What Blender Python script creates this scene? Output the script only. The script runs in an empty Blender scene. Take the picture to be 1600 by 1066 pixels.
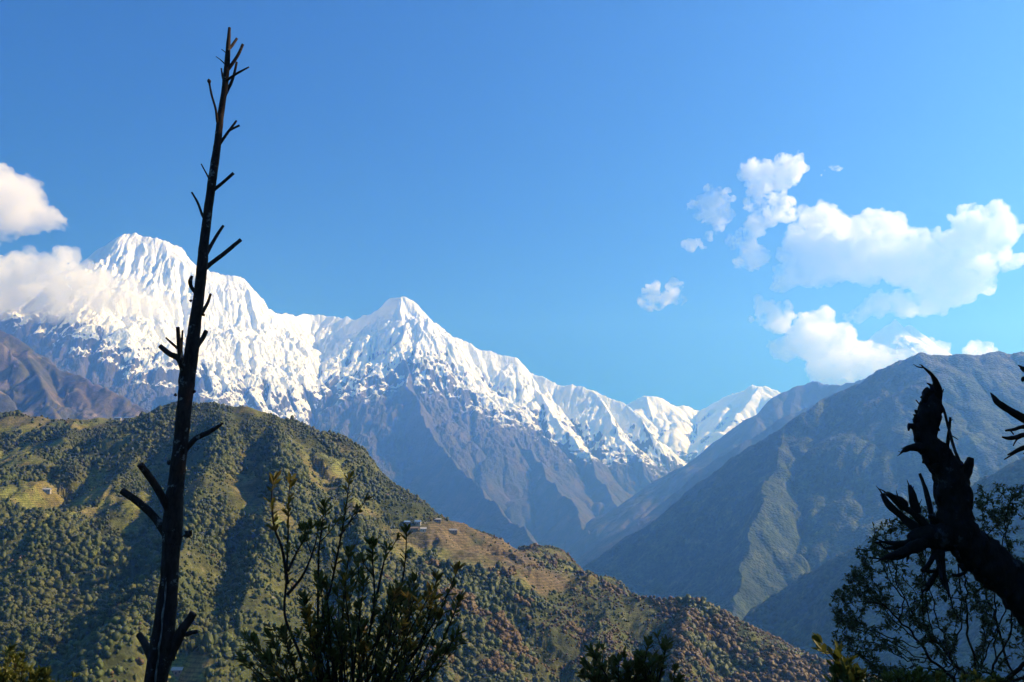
import bpy, bmesh, math, random
import numpy as np
from mathutils import Vector, Matrix
R = math.radians
C = bpy.context.scene.collection
scene = bpy.context.scene

# ------------------------------------------------------------------ camera, sky, sun, exposure
F_PX, CX, CY, PITCH = 1380.0, 800.0, 533.0, 13.1        # photograph is 1600 x 1066; eye level lies at row ~855
cam_d = bpy.data.cameras.new("camera"); cam = bpy.data.objects.new("camera", cam_d); C.objects.link(cam)
cam_d.sensor_width = 36.0; cam_d.lens = 36.0*F_PX/1600.0
cam_d.clip_start = 0.1; cam_d.clip_end = 120000.0
cam.location = (0, 0, 0); cam.rotation_euler = (R(90+PITCH), 0, 0)
scene.camera = cam

SUN_AZ, SUN_EL = 78.0, 33.0                                # clockwise from the view direction (+Y)
SUN_DIR = Vector((math.sin(R(SUN_AZ))*math.cos(R(SUN_EL)), math.cos(R(SUN_AZ))*math.cos(R(SUN_EL)), math.sin(R(SUN_EL))))
world = bpy.data.worlds.new("World"); scene.world = world; world.use_nodes = True
wn = world.node_tree; wn.nodes.clear()
sky = wn.nodes.new("ShaderNodeTexSky"); sky.sky_type = 'NISHITA'; sky.sun_disc = False
sky.sun_elevation = R(SUN_EL); sky.sun_rotation = R(SUN_AZ)
sky.altitude = 2200; sky.air_density = 1.0; sky.dust_density = 0.0; sky.ozone_density = 10.0
bg = wn.nodes.new("ShaderNodeBackground"); bg.inputs["Strength"].default_value = 0.052
wo = wn.nodes.new("ShaderNodeOutputWorld")
hs = wn.nodes.new("ShaderNodeHueSaturation"); hs.inputs['Saturation'].default_value = 1.5; hs.inputs['Hue'].default_value = 0.51
wn.links.new(sky.outputs[0], hs.inputs['Color']); wn.links.new(hs.outputs[0], bg.inputs[0]); wn.links.new(bg.outputs[0], wo.inputs[0])
sun_d = bpy.data.lights.new("sun", 'SUN'); sun_d.energy = 3.7; sun_d.angle = R(0.53); sun_d.color = (1.0, 0.95, 0.88)
sun = bpy.data.objects.new("sun", sun_d); C.objects.link(sun)
sun.rotation_euler = SUN_DIR.to_track_quat('Z', 'Y').to_euler()
scene.view_settings.view_transform = 'Standard'; scene.view_settings.look = 'None'
scene.view_settings.exposure = 1.2; scene.view_settings.gamma = 1.0
cy = scene.cycles
cy.max_bounces = 32; cy.volume_bounces = 28; cy.diffuse_bounces = 3; cy.transparent_max_bounces = 16
cy.volume_step_rate = 1.0; cy.use_denoising = True

# ------------------------------------------------------------------ helpers
_cp, _sp = math.cos(R(PITCH)), math.sin(R(PITCH))
def P(px, py, Y):
    """the point of the place that the photograph shows at pixel (px, py), Y metres north of the camera"""
    r, u = (px-CX)/F_PX, (CY-py)/F_PX
    dx, dy, dz = r, _cp-u*_sp, _sp+u*_cp
    return np.array((dx/dy*Y, Y, dz/dy*Y))
def project(x, y, z):
    d = y*_cp + z*_sp; u = -y*_sp + z*_cp
    return CX + F_PX*x/d, CY - F_PX*u/d
def PX(px, Y): return px/F_PX*Y                        # a length of px pixels at depth Y

rng = np.random.default_rng(7)
def _h(ix, iy, iz, seed):
    n = (ix.astype(np.int64)*374761393 + iy.astype(np.int64)*668265263 + iz.astype(np.int64)*2147483647*31 + seed*974634541) & 0xffffffff
    n = ((n ^ (n >> 13))*1274126177) & 0xffffffff
    n = ((n ^ (n >> 16))*2246822519) & 0xffffffff
    return n ^ (n >> 15)
def perlin(x, y, seed=0):
    x0, y0 = np.floor(x), np.floor(y); fx, fy = x-x0, y-y0
    z0 = np.zeros_like(x0)
    def g(i, j):
        a = _h(x0+i, y0+j, z0, seed)*(2*math.pi/4294967296.0)
        return np.cos(a)*(fx-i) + np.sin(a)*(fy-j)
    u = fx*fx*fx*(fx*(fx*6-15)+10); v = fy*fy*fy*(fy*(fy*6-15)+10)
    a = g(0,0)*(1-u)+g(1,0)*u; b = g(0,1)*(1-u)+g(1,1)*u
    return (a*(1-v)+b*v)*1.5
def vnoise3(x, y, z, seed=0):
    x0, y0, z0 = np.floor(x), np.floor(y), np.floor(z)
    fx, fy, fz = x-x0, y-y0, z-z0
    fx, fy, fz = fx*fx*(3-2*fx), fy*fy*(3-2*fy), fz*fz*(3-2*fz)
    h = lambda i, j, k: _h(x0+i, y0+j, z0+k, seed)/2147483648.0 - 1.0
    a = (h(0,0,0)*(1-fx)+h(1,0,0)*fx)*(1-fy) + (h(0,1,0)*(1-fx)+h(1,1,0)*fx)*fy
    b = (h(0,0,1)*(1-fx)+h(1,0,1)*fx)*(1-fy) + (h(0,1,1)*(1-fx)+h(1,1,1)*fx)*fy
    return a*(1-fz)+b*fz
def fbm(x, y, seed=0, o=4, gain=0.5):
    s = 0; a = 1.0; f = 1.0
    for i in range(o):
        s = s + a*perlin(x*f+17.3*i, y*f-9.1*i, seed+i); a *= gain; f *= 2.03
    return s
def ridged(x, y, seed=0, o=4, gain=0.5):
    s = 0; a = 1.0; f = 1.0; w = 1.0
    for i in range(o):
        n = 1-np.abs(perlin(x*f+31.7*i, y*f+5.3*i, seed+i)); n = n*n
        s = s + a*n*w; w = np.clip(n*1.6, 0, 1); a *= gain; f *= 2.1
    return s
def smooth(a, b, x):
    t = np.clip((x-a)/(b-a), 0, 1); return t*t*(3-2*t)

def new_mesh(name, verts, faces_flat=None, loop_tot=None, mat=None, smooth_shade=True):
    """verts (n,3); faces_flat = flat vertex indices, loop_tot = loops per face (int or array)"""
    me = bpy.data.meshes.new(name)
    verts = np.asarray(verts, dtype=np.float32); ff = np.asarray(faces_flat, dtype=np.int32).ravel()
    if np.isscalar(loop_tot): loop_tot = np.full(len(ff)//loop_tot, loop_tot, dtype=np.int32)
    loop_tot = np.asarray(loop_tot, dtype=np.int32)
    me.vertices.add(len(verts)); me.vertices.foreach_set("co", verts.ravel())
    me.loops.add(len(ff)); me.loops.foreach_set("vertex_index", ff)
    me.polygons.add(len(loop_tot))
    st = np.concatenate(([0], np.cumsum(loop_tot)[:-1])).astype(np.int32)
    me.polygons.foreach_set("loop_start", st); me.polygons.foreach_set("loop_total", loop_tot)
    me.polygons.foreach_set("use_smooth", np.full(len(loop_tot), smooth_shade))
    me.update(calc_edges=True); me.validate()
    if mat: me.materials.append(mat)
    return me
def color_attr(me, cols, name="cover"):
    a = me.attributes.new(name, 'FLOAT_COLOR', 'POINT')
    c = np.ones((len(me.vertices), 4), dtype=np.float32); c[:, :cols.shape[1]] = cols
    a.data.foreach_set("color", c.ravel())
def add_obj(name, me, parent=None, loc=None):
    o = bpy.data.objects.new(name, me); C.objects.link(o)
    if parent: o.parent = parent
    if loc is not None: o.location = loc
    return o
def tag(o, label, cat=None, group=None, kind=None):
    o["label"] = label
    if cat: o["category"] = cat
    if group: o["group"] = group
    if kind: o["kind"] = kind
    return o
def thing(name, loc, label, cat, group=None):
    o = bpy.data.objects.new(name, None); C.objects.link(o); o.location = loc; o.empty_display_size = 0.2
    return tag(o, label, cat, group)

# ------------------------------------------------------------------ material helpers
def mat_new(name):
    m = bpy.data.materials.new(name); m.use_nodes = True
    nt = m.node_tree; nt.nodes.clear()
    return m, nt, nt.nodes, nt.links
def N(nt, t, **kw):
    n = nt.nodes.new(t)
    for k, v in kw.items():
        if k.startswith("i_"):
            n.inputs[k[2:].replace("_", " ")].default_value = v
        else: setattr(n, k, v)
    return n
def noise_node(nt, co, scale, detail=4, rough=0.55, dist=0.0):
    n = N(nt, "ShaderNodeTexNoise"); n.inputs["Scale"].default_value = scale; n.inputs["Detail"].default_value = detail
    n.inputs["Roughness"].default_value = rough; n.inputs["Distortion"].default_value = dist
    nt.links.new(co, n.inputs["Vector"]); return n
def ramp(nt, fac, stops):
    r = N(nt, "ShaderNodeValToRGB"); e = r.color_ramp.elements
    while len(e) < len(stops): e.new(0.5)
    for k, (p, c) in enumerate(stops):
        e[k].position = p; e[k].color = (*c, 1) if len(c) == 3 else c
    nt.links.new(fac, r.inputs[0]); return r
def terrain_mat(name, scales, contrast=0.5, bump=(0.0, 1.0), rough=0.95, voronoi=None, stripes=False):
    """vertex cover colour times world-space noise mottling, with bump"""
    m, nt, nn, ln = mat_new(name)
    at = N(nt, "ShaderNodeAttribute", attribute_name="cover")
    geo = N(nt, "ShaderNodeNewGeometry")
    prev = at.outputs["Color"]; co = geo.outputs["Position"]
    for s in scales:
        nz = noise_node(nt, co, s, 5, 0.65)
        rp = ramp(nt, nz.outputs["Fac"], [(0.25, (1-contrast,)*3), (0.75, (1+contrast,)*3)])
        mx = N(nt, "ShaderNodeMix", data_type='RGBA', blend_type='MULTIPLY'); mx.inputs["Factor"].default_value = 1
        ln.new(prev, mx.inputs["A"]); ln.new(rp.outputs[0], mx.inputs["B"]); prev = mx.outputs["Result"]
    hsrc = noise_node(nt, co, scales[-1], 6, 0.65).outputs["Fac"]
    if voronoi:
        v = N(nt, "ShaderNodeTexVoronoi"); v.inputs["Scale"].default_value = voronoi; ln.new(co, v.inputs["Vector"])
        rp = ramp(nt, v.outputs["Color"], [(0.0, (0.45, 0.5, 0.45)), (1.0, (1.55, 1.5, 1.3))])
        mx = N(nt, "ShaderNodeMix", data_type='RGBA', blend_type='MULTIPLY'); mx.inputs["Factor"].default_value = 1
        ln.new(prev, mx.inputs["A"]); ln.new(rp.outputs[0], mx.inputs["B"]); prev = mx.outputs["Result"]
        inv = N(nt, "ShaderNodeMath", operation='MULTIPLY_ADD'); inv.inputs[1].default_value = -1.0
        ln.new(v.outputs["Distance"], inv.inputs[0]); ln.new(hsrc, inv.inputs[2]); hsrc = inv.outputs[0]
    if stripes:                                         # terrace risers follow the contour lines
        sep = N(nt, "ShaderNodeSeparateXYZ"); ln.new(co, sep.inputs[0])
        wob = noise_node(nt, co, 0.012, 2)
        add = N(nt, "ShaderNodeMath", operation='MULTIPLY_ADD'); add.inputs[1].default_value = 14.0
        ln.new(wob.outputs["Fac"], add.inputs[0]); ln.new(sep.outputs["Z"], add.inputs[2])
        mul = N(nt, "ShaderNodeMath", operation='MULTIPLY'); mul.inputs[1].default_value = 1/3.6; ln.new(add.outputs[0], mul.inputs[0])
        fr = N(nt, "ShaderNodeMath", operation='FRACT'); ln.new(mul.outputs[0], fr.inputs[0])
        rp = ramp(nt, fr.outputs[0], [(0.0, (0.62, 0.66, 0.55)), (0.2, (0.62, 0.68, 0.55)), (0.36, (1.08, 1.05, 1.0)), (1.0, (1.0, 1.0, 1.0))])
        mx = N(nt, "ShaderNodeMix", data_type='RGBA', blend_type='MULTIPLY')
        ln.new(at.outputs["Alpha"], mx.inputs["Factor"])
        ln.new(prev, mx.inputs["A"]); ln.new(rp.outputs[0], mx.inputs["B"]); prev = mx.outputs["Result"]
    b = N(nt, "ShaderNodeBsdfPrincipled"); b.inputs["Roughness"].default_value = rough
    b.inputs["Specular IOR Level"].default_value = 0.15
    ln.new(prev, b.inputs["Base Color"])
    if bump[0] > 0:
        bp = N(nt, "ShaderNodeBump"); bp.inputs["Strength"].default_value = bump[0]; bp.inputs["Distance"].default_value = bump[1]
        ln.new(hsrc, bp.inputs["Height"]); ln.new(bp.outputs[0], b.inputs["Normal"])
    o = N(nt, "ShaderNodeOutputMaterial"); ln.new(b.outputs[0], o.inputs[0])
    return m
def snow_mat():
    """snow where the cover attribute (red) says so, broken up by noise; rock and scrub below"""
    m, nt, nn, ln = mat_new("snow_and_rock")
    at = N(nt, "ShaderNodeAttribute", attribute_name="cover")
    geo = N(nt, "ShaderNodeNewGeometry"); co = geo.outputs["Position"]
    sep = N(nt, "ShaderNodeSeparateColor"); ln.new(at.outputs["Color"], sep.inputs[0])
    nz = noise_node(nt, co, 1/160.0, 7, 0.68)
    ad = N(nt, "ShaderNodeMath", operation='MULTIPLY_ADD'); ad.inputs[1].default_value = 0.48; ln.new(nz.outputs["Fac"], ad.inputs[0]); ln.new(sep.outputs[0], ad.inputs[2])
    mask = ramp(nt, ad.outputs[0], [(0.74, (0, 0, 0)), (0.86, (1, 1, 1))])
    n2 = noise_node(nt, co, 1/420.0, 6, 0.65)
    rock = ramp(nt, n2.outputs["Fac"], [(0.25, (0.036, 0.035, 0.030)), (0.5, (0.068, 0.060, 0.048)), (0.75, (0.12, 0.10, 0.076))])
    n3 = noise_node(nt, co, 1/260.0, 7, 0.7)
    scrub = ramp(nt, n3.outputs["Fac"], [(0.25, (0.020, 0.030, 0.012)), (0.48, (0.040, 0.043, 0.020)), (0.6, (0.075, 0.058, 0.032)), (0.8, (0.12, 0.088, 0.052))])
    mxl = N(nt, "ShaderNodeMix", data_type='RGBA'); ln.new(sep.outputs[1], mxl.inputs["Factor"])
    ln.new(rock.outputs[0], mxl.inputs["A"]); ln.new(scrub.outputs[0], mxl.inputs["B"])
    mx = N(nt, "ShaderNodeMix", data_type='RGBA'); ln.new(mask.outputs[0], mx.inputs["Factor"])
    ln.new(mxl.outputs["Result"], mx.inputs["A"]); mx.inputs["B"].default_value = (0.86, 0.87, 0.88, 1)
    b = N(nt, "ShaderNodeBsdfPrincipled"); b.inputs["Roughness"].default_value = 0.85; b.inputs["Specular IOR Level"].default_value = 0.2
    ln.new(mx.outputs["Result"], b.inputs["Base Color"])
    n4 = noise_node(nt, co, 1/130.0, 8, 0.7)
    bp = N(nt, "ShaderNodeBump"); bp.inputs["Strength"].default_value = 0.9; bp.inputs["Distance"].default_value = 40
    ln.new(n4.outputs["Fac"], bp.inputs["Height"]); ln.new(bp.outputs[0], b.inputs["Normal"])
    o = N(nt, "ShaderNodeOutputMaterial"); ln.new(b.outputs[0], o.inputs[0])
    return m
def bark_mat(name, c0, c1, lichen=None, scale=18.0):
    m, nt, nn, ln = mat_new(name)
    tc = N(nt, "ShaderNodeNewGeometry"); co = tc.outputs["Position"]
    mp = N(nt, "ShaderNodeMapping"); mp.inputs["Scale"].default_value = (1, 1, 0.35); ln.new(co, mp.inputs[0])
    nz = noise_node(nt, mp.outputs[0], scale, 6, 0.7, 0.6)
    rp = ramp(nt, nz.outputs["Fac"], [(0.3, c0), (0.7, c1)]); col = rp.outputs[0]
    if lichen:
        n2 = noise_node(nt, co, 9.0, 5, 0.7)
        mk = ramp(nt, n2.outputs["Fac"], [(0.60, (0, 0, 0)), (0.68, (1, 1, 1))])
        mx = N(nt, "ShaderNodeMix", data_type='RGBA'); ln.new(mk.outputs[0], mx.inputs["Factor"]); ln.new(col, mx.inputs["A"])
        mx.inputs["B"].default_value = (*lichen, 1); col = mx.outputs["Result"]
    b = N(nt, "ShaderNodeBsdfPrincipled"); b.inputs["Roughness"].default_value = 0.9; b.inputs["Specular IOR Level"].default_value = 0.15
    ln.new(col, b.inputs["Base Color"])
    bp = N(nt, "ShaderNodeBump"); bp.inputs["Strength"].default_value = 0.8; bp.inputs["Distance"].default_value = 0.02
    ln.new(nz.outputs["Fac"], bp.inputs["Height"]); ln.new(bp.outputs[0], b.inputs["Normal"])
    o = N(nt, "ShaderNodeOutputMaterial"); ln.new(b.outputs[0], o.inputs[0])
    return m
def leaf_mat(name, cols, scale=3.0, trans=0.35):
    m, nt, nn, ln = mat_new(name)
    geo = N(nt, "ShaderNodeNewGeometry")
    nz = noise_node(nt, geo.outputs["Position"], scale, 3, 0.6)
    mxn = N(nt, "ShaderNodeMath", operation='MULTIPLY_ADD'); mxn.inputs[1].default_value = 0.45; 
    ln.new(geo.outputs["Random Per Island"], mxn.inputs[0])
    sc = N(nt, "ShaderNodeMath", operation='MULTIPLY'); sc.inputs[1].default_value = 0.55; ln.new(nz.outputs["Fac"], sc.inputs[0])
    ln.new(sc.outputs[0], mxn.inputs[2])
    rp = ramp(nt, mxn.outputs[0], [(0.15+0.7*k/(len(cols)-1), c) for k, c in enumerate(cols)])
    d = N(nt, "ShaderNodeBsdfPrincipled"); d.inputs["Roughness"].default_value = 0.55; d.inputs["Specular IOR Level"].default_value = 0.25
    ln.new(rp.outputs[0], d.inputs["Base Color"])
    t = N(nt, "ShaderNodeBsdfTranslucent"); ln.new(rp.outputs[0], t.inputs[0])
    ms = N(nt, "ShaderNodeMixShader"); ms.inputs[0].default_value = trans; ln.new(d.outputs[0], ms.inputs[1]); ln.new(t.outputs[0], ms.inputs[2])
    o = N(nt, "ShaderNodeOutputMaterial"); ln.new(ms.outputs[0], o.inputs[0])
    return m
def plain_mat(name, c, c2=None, scale=2.0, rough=0.8):
    m, nt, nn, ln = mat_new(name)
    geo = N(nt, "ShaderNodeNewGeometry"); nz = noise_node(nt, geo.outputs["Position"], scale, 4, 0.6)
    rp = ramp(nt, nz.outputs["Fac"], [(0.3, c), (0.7, c2 or tuple(x*0.7 for x in c))])
    b = N(nt, "ShaderNodeBsdfPrincipled"); b.inputs["Roughness"].default_value = rough; ln.new(rp.outputs[0], b.inputs["Base Color"])
    o = N(nt, "ShaderNodeOutputMaterial"); ln.new(b.outputs[0], o.inputs[0]); return m

# ------------------------------------------------------------------ terrain from ridge lines
def ridge(pts, k1=0.5, L=600, k2=0.55, flute=0.0, fl_len=220.0, jag=0.0, seed=0, drop=0.0, fl_from=150.0, fl_to=1200.0):
    q = np.array([P(*p) for p in pts])
    return dict(q=q, k1=k1, L=L, k2=k2, flute=flute, fl_len=fl_len, jag=jag, seed=seed, drop=drop, fl_from=fl_from, fl_to=fl_to)
def ridge_height(X, Y, r):
    q = r["q"]; best = np.full(X.shape, -1e9); S = np.zeros_like(X); D = np.zeros_like(X); s0 = 0.0
    for i in range(len(q)-1):
        a, b = q[i], q[i+1]; ab = b[:2]-a[:2]; l2 = float(ab@ab)+1e-9; l = math.sqrt(l2)
        t = np.clip(((X-a[0])*ab[0]+(Y-a[1])*ab[1])/l2, 0, 1)
        d = np.hypot(X-(a[0]+t*ab[0]), Y-(a[1]+t*ab[1]))
        h = a[2]+t*(b[2]-a[2]) - r["k2"]*d - r["k1"]*r["L"]*(1-np.exp(-d/r["L"]))
        m = h > best
        best = np.where(m, h, best); S = np.where(m, s0+t*l, S); D = np.where(m, d, D); s0 += l
    if r["jag"]:
        best = best + r["jag"]*fbm(S/260.0, np.zeros_like(S)+r["seed"]*3.7, r["seed"]+40, 4, 0.55)*np.exp(-D/350.0)
    if r["flute"]:
        fl = r["fl_len"]
        w = fbm(X/(fl*4), Y/(fl*4), r["seed"]+60, 2)*1.2
        n = ridged(S/fl + w + D/fl*0.10, D/(fl*4.0), r["seed"], 6, 0.55)
        n2 = fbm(X/(fl*2.2), Y/(fl*2.2), r["seed"]+9, 6, 0.55)
        best = best + r["flute"]*((n-1.25)*0.9 + 0.55*n2)*smooth(0, r["fl_to"], D) 
    return best - r["drop"], D
def stream_erode(Z, iters, K, m=0.45, diff=0.05):
    """running water: every cell drains to its lowest neighbour and is cut down by the water gathered above it"""
    ny, nx = Z.shape; n = nx*ny; z = Z.ravel().astype(float).copy(); idx = np.arange(n).reshape(ny, nx)
    offs = [(j, i) for j in (-1, 0, 1) for i in (-1, 0, 1) if i or j]
    for it in range(iters):
        G = z.reshape(ny, nx); best = np.zeros((ny, nx)); rec = idx.copy(); pad = np.pad(G, 1, mode='constant', constant_values=1e9)
        for (j, i) in offs:
            sl = (G-pad[1+j:ny+1+j, 1+i:nx+1+i])/math.hypot(i, j); mm = sl > best
            best = np.where(mm, sl, best); rec = np.where(mm, idx+j*nx+i, rec)
        rec = rec.ravel(); ol = np.argsort(z).tolist(); rl = rec.tolist(); A = [1.0]*n
        for i in reversed(ol):
            r = rl[i]
            if r != i: A[r] += A[i]
        k = np.abs(rec-np.arange(n)); f = (K*np.array(A)**m/np.where((k == 1) | (k == nx), 1.0, 1.414)).tolist(); zl = z.tolist()
        for i in ol:
            r = rl[i]
            if r != i: zl[i] = (zl[i]+f[i]*zl[r])/(1+f[i])
        G = np.array(zl).reshape(ny, nx)
        L = np.zeros_like(G); L[1:-1,1:-1] = G[:-2,1:-1]+G[2:,1:-1]+G[1:-1,:-2]+G[1:-1,2:]-4*G[1:-1,1:-1]; z = (G+diff*L).ravel()
    return z.reshape(ny, nx)
def hfield(name, mat, u, Yr, nu, ny, ridges, cover, extra=None, erode=None, floor=-1500.0, label="", cat="mountain", geo=1.0, warp=0.0, wl=400.0, facet=False):
    uu = np.linspace(u[0], u[1], nu)
    t = np.linspace(0, 1, ny); yy = Yr[0]*(Yr[1]/Yr[0])**t if geo else Yr[0]+(Yr[1]-Yr[0])*t
    U, YY = np.meshgrid(uu, yy); XX = U*YY
    def base(X, Y):
        Xw, Yw = X, Y
        if warp:
            Xw = X + warp*fbm(X/wl, Y/wl, 301, 3); Yw = Y + warp*fbm(X/wl+40, Y/wl, 302, 3)
        Z = np.full(X.shape, -1e9); D = np.zeros_like(X)
        for k, r in enumerate(ridges):
            h, d = ridge_height(Xw, Yw, r); m = h > Z; Z = np.where(m, h, Z); D = np.where(m, d + (0 if k == 0 else 150), D)
        return np.maximum(Z, floor), D
    ZZ, DD = base(XX, YY)
    if erode:
        (x0, x1, y0, y1, dx), it, K, na, nw = erode
        gx, gy = np.meshgrid(np.arange(x0, x1, dx), np.arange(y0, y1, dx)); B, BD = base(gx, gy); g_ = np.random.default_rng(3)
        nz = na*fbm(gx/nw, gy/nw, 1, 5, 0.55)*smooth(0, nw*0.35, BD) + g_.normal(size=gx.shape)*na*0.02
        E = (stream_erode(B+nz, it, K) - B)*(0.2+0.8*smooth(0, dx*14, BD))*((0.36+0.64*smooth(1100, 2600, B)) if na > 150 else 1.0) 
        a = np.clip((XX-x0)/dx, 0, gx.shape[1]-1.001); b = np.clip((YY-y0)/dx, 0, gx.shape[0]-1.001); i = a.astype(int); j = b.astype(int); a = a-i; b = b-j
        ZZ = ZZ + (E[j, i]*(1-a)+E[j, i+1]*a)*(1-b) + (E[j+1, i]*(1-a)+E[j+1, i+1]*a)*b
    if extra is not None: ZZ = ZZ + extra(XX, YY, ZZ, DD)
    ZZ = np.maximum(ZZ, floor)
    ly = np.log(yy)
    def H(x, y):
        x = np.asarray(x, float); y = np.asarray(y, float)
        a = np.clip((x/y-uu[0])/(uu[1]-uu[0]), 0, nu-1.001); b = np.clip(np.interp(np.log(y), ly, np.arange(ny)), 0, ny-1.001)
        i = a.astype(int); j = b.astype(int); a = a-i; b = b-j
        return (ZZ[j, i]*(1-a)+ZZ[j, i+1]*a)*(1-b) + (ZZ[j+1, i]*(1-a)+ZZ[j+1, i+1]*a)*b
    v = np.stack([XX, YY, ZZ], -1).reshape(-1, 3)
    i = np.arange(ny-1)[:, None]*nu + np.arange(nu-1)[None]; i = i.ravel()
    f = np.stack([i, i+1, i+nu+1, i+nu], -1)
    zc = ZZ.ravel(); keep = (zc[f].max(1) > floor+1)
    f = f[keep]; used = np.unique(f); remap = np.full(len(v), -1); remap[used] = np.arange(len(used))
    gy, gx = np.gradient(ZZ); sx = np.gradient(XX, axis=1); sy = np.gradient(YY, axis=0)
    slope = np.hypot(gx/np.maximum(np.abs(sx), 1e-6), gy/np.maximum(np.abs(sy), 1e-6))
    me = new_mesh(name, v[used], remap[f].ravel(), 4, mat, not facet)
    color_attr(me, cover(XX.ravel(), YY.ravel(), zc, slope.ravel())[used])
    o = add_obj(name, me); tag(o, label, cat, kind="structure")
    return o, H

M_SNOW = snow_mat()
def snow_cover(line, line_px=None, band=900.0, forest=1200.0):
    def f(x, y, z, s):
        n = fbm(x/1500, y/1500, 77, 4)*0.5 + fbm(x/350, y/350, 78, 3)*0.25
        base = (z - (line(x, y)))/band
        if line_px is not None:
            px, py = project(x, y, z); base = (np.interp(px, line_px[0], line_px[1]) - py)/48.0
        snow = np.clip(0.50 + base*0.5 + n*0.27 - np.clip(s-1.3, 0, 2)*0.16
                       - 0.30*smooth(0.25, 0.75, fbm(x/300, y/300, 79, 5, 0.6) + 0.7*(s-0.95))
                       - 0.22*smooth(0.1, 0.6, fbm(x/620, z/75, 83, 5, 0.6) + 0.9*(s-1.15)), 0, 1)
        scrub = np.clip(1 - (z-forest)/900.0 + n*0.4, 0, 1)
        return np.stack([snow, scrub, np.zeros_like(z)], -1)
    return f

# --- the snow massif: left summit, the long saddle, the pointed summit and its ridge running down to the right
crest = [(-420,500,15200),(-200,478,15000),(0,455,14900),(90,432,14800),(140,404,14700),(152,390,14650),(172,377,14620),(194,365,14600),(214,365,14600),(240,371,14650),(262,379,14700),(285,389,14750),(308,410,14800),
  (340,424,14900),(368,430,15000),(386,437,15050),(400,452,15150),(412,470,15500),(432,485,15900),(460,492,16400),(480,491,16800),(510,493,16850),(555,496,16500),(575,492,16200),
  (595,479,15800),(612,465,15450),(630,461,15200),(646,469,15200),(662,483,15200),(680,505,15200),(700,523,15200),(720,531,15200),(737,537,15200),(742,543,15200),(775,552,15150),(800,555,15100),(815,564,15200),
  (828,580,15150),(850,590,15050),(880,601,14950),(905,605,14850),(928,606,14750),(945,617,14700),(975,627,14600),(1000,652,14300),(1020,682,14000),(1040,715,13700),(1060,755,13300),(1080,800,12900)]
A = [ridge(crest, 0.5, 900, 0.76, flute=0, fl_len=520, jag=45, seed=1, fl_to=900),
  # spurs
  ridge([(630,465,15150),(627,515,14500),(632,560,13750),(640,598,13000),(672,670,11700),(725,735,10500),(790,800,9400),(850,862,8500),(890,895,8000)], 0.35, 500, 0.92, flute=0, fl_len=380, jag=50, seed=2, fl_to=600),
  ridge([(640,598,13000),(600,622,13350),(560,645,13700),(520,668,14050),(485,695,14400)], 0.2, 500, 0.95, flute=0, fl_len=330, jag=40, seed=12, fl_to=500),
  ridge([(228,376,14500),(262,440,14000),(300,510,13400),(350,585,12600),(392,610,12100),(440,690,11400)], 0.45, 400, 0.76, flute=0, fl_len=380, jag=60, seed=3, fl_to=500),
  ridge([(386,440,15000),(402,500,14300),(430,570,13500),(455,630,12800)], 0.35, 500, 0.80, flute=0, fl_len=300, jag=60, seed=14, fl_to=500),
  ridge([(160,390,14550),(150,470,13900),(190,530,13200),(250,590,12500),(300,650,11800)], 0.4, 400, 0.76, flute=0, fl_len=350, jag=50, seed=4, fl_to=500),
  ridge([(-300,440,14500),(-100,480,13600),(0,497,13000),(70,520,12600),(140,556,12100),(210,590,11600),(285,625,11000),(360,680,10400)], 0.3, 400, 0.80, flute=0, fl_len=380, jag=40, seed=5, fl_to=500),
  ridge([(742,545,15150),(760,610,14300),(800,670,13000),(850,735,11800),(900,800,10600),(935,850,9800)], 0.3, 500, 0.76, flute=0, fl_len=360, jag=50, seed=6, fl_to=500),
  ridge([(828,582,15100),(858,640,14000),(915,705,12900),(950,770,11900),(985,810,11200)], 0.3, 500, 0.76, flute=0, fl_len=320, jag=50, seed=7, fl_to=500),
  ridge([(928,608,14700),(960,660,13900),(1000,720,13100),(1025,770,12400)], 0.3, 500, 0.76, flute=0, fl_len=300, jag=50, seed=8, fl_to=450)]
SNOW_EDGE = ([-400,-100,0,60,130,200,300,380,440,480,495,520,560,640,700,760,830,900,950,1000,1060,1200],
             [540,520,512,540,562,600,625,655,682,692,664,634,620,606,636,662,692,718,732,736,748,765])
def snowline(x, y): return 2350 - np.clip((x-0)/2000.0, -0.3, 1.2)*420 + np.where(x < -4200, 250, 0)
def crag(x, y, z, d):
    k = smooth(300, 1500, z)*(0.15+0.85*smooth(0, 500, d)); return k*(44*(ridged(x/260, y/330, 207, 5, 0.58)-1.2) + 20*fbm(x/110, y/110, 203, 4, 0.6) + 34*perlin(z/150 + 1.6*fbm(x/900, y/900, 209, 3), x/1300, 211)*smooth(-0.2, 0.5, fbm(x/1600, y/1600, 213, 2)))
hfield("snow_mountain", M_SNOW, (-0.98, 0.235), (7600, 19000), 1300, 640, A, snow_cover(snowline, SNOW_EDGE, forest=900), extra=crag, erode=((-9800, 4400, 7500, 17200, 20), 32, 0.029, 230, 1800), floor=-700,
       label="huge snow covered massif with a broad left summit and a pointed right summit", warp=70, wl=700, facet=True)
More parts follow.
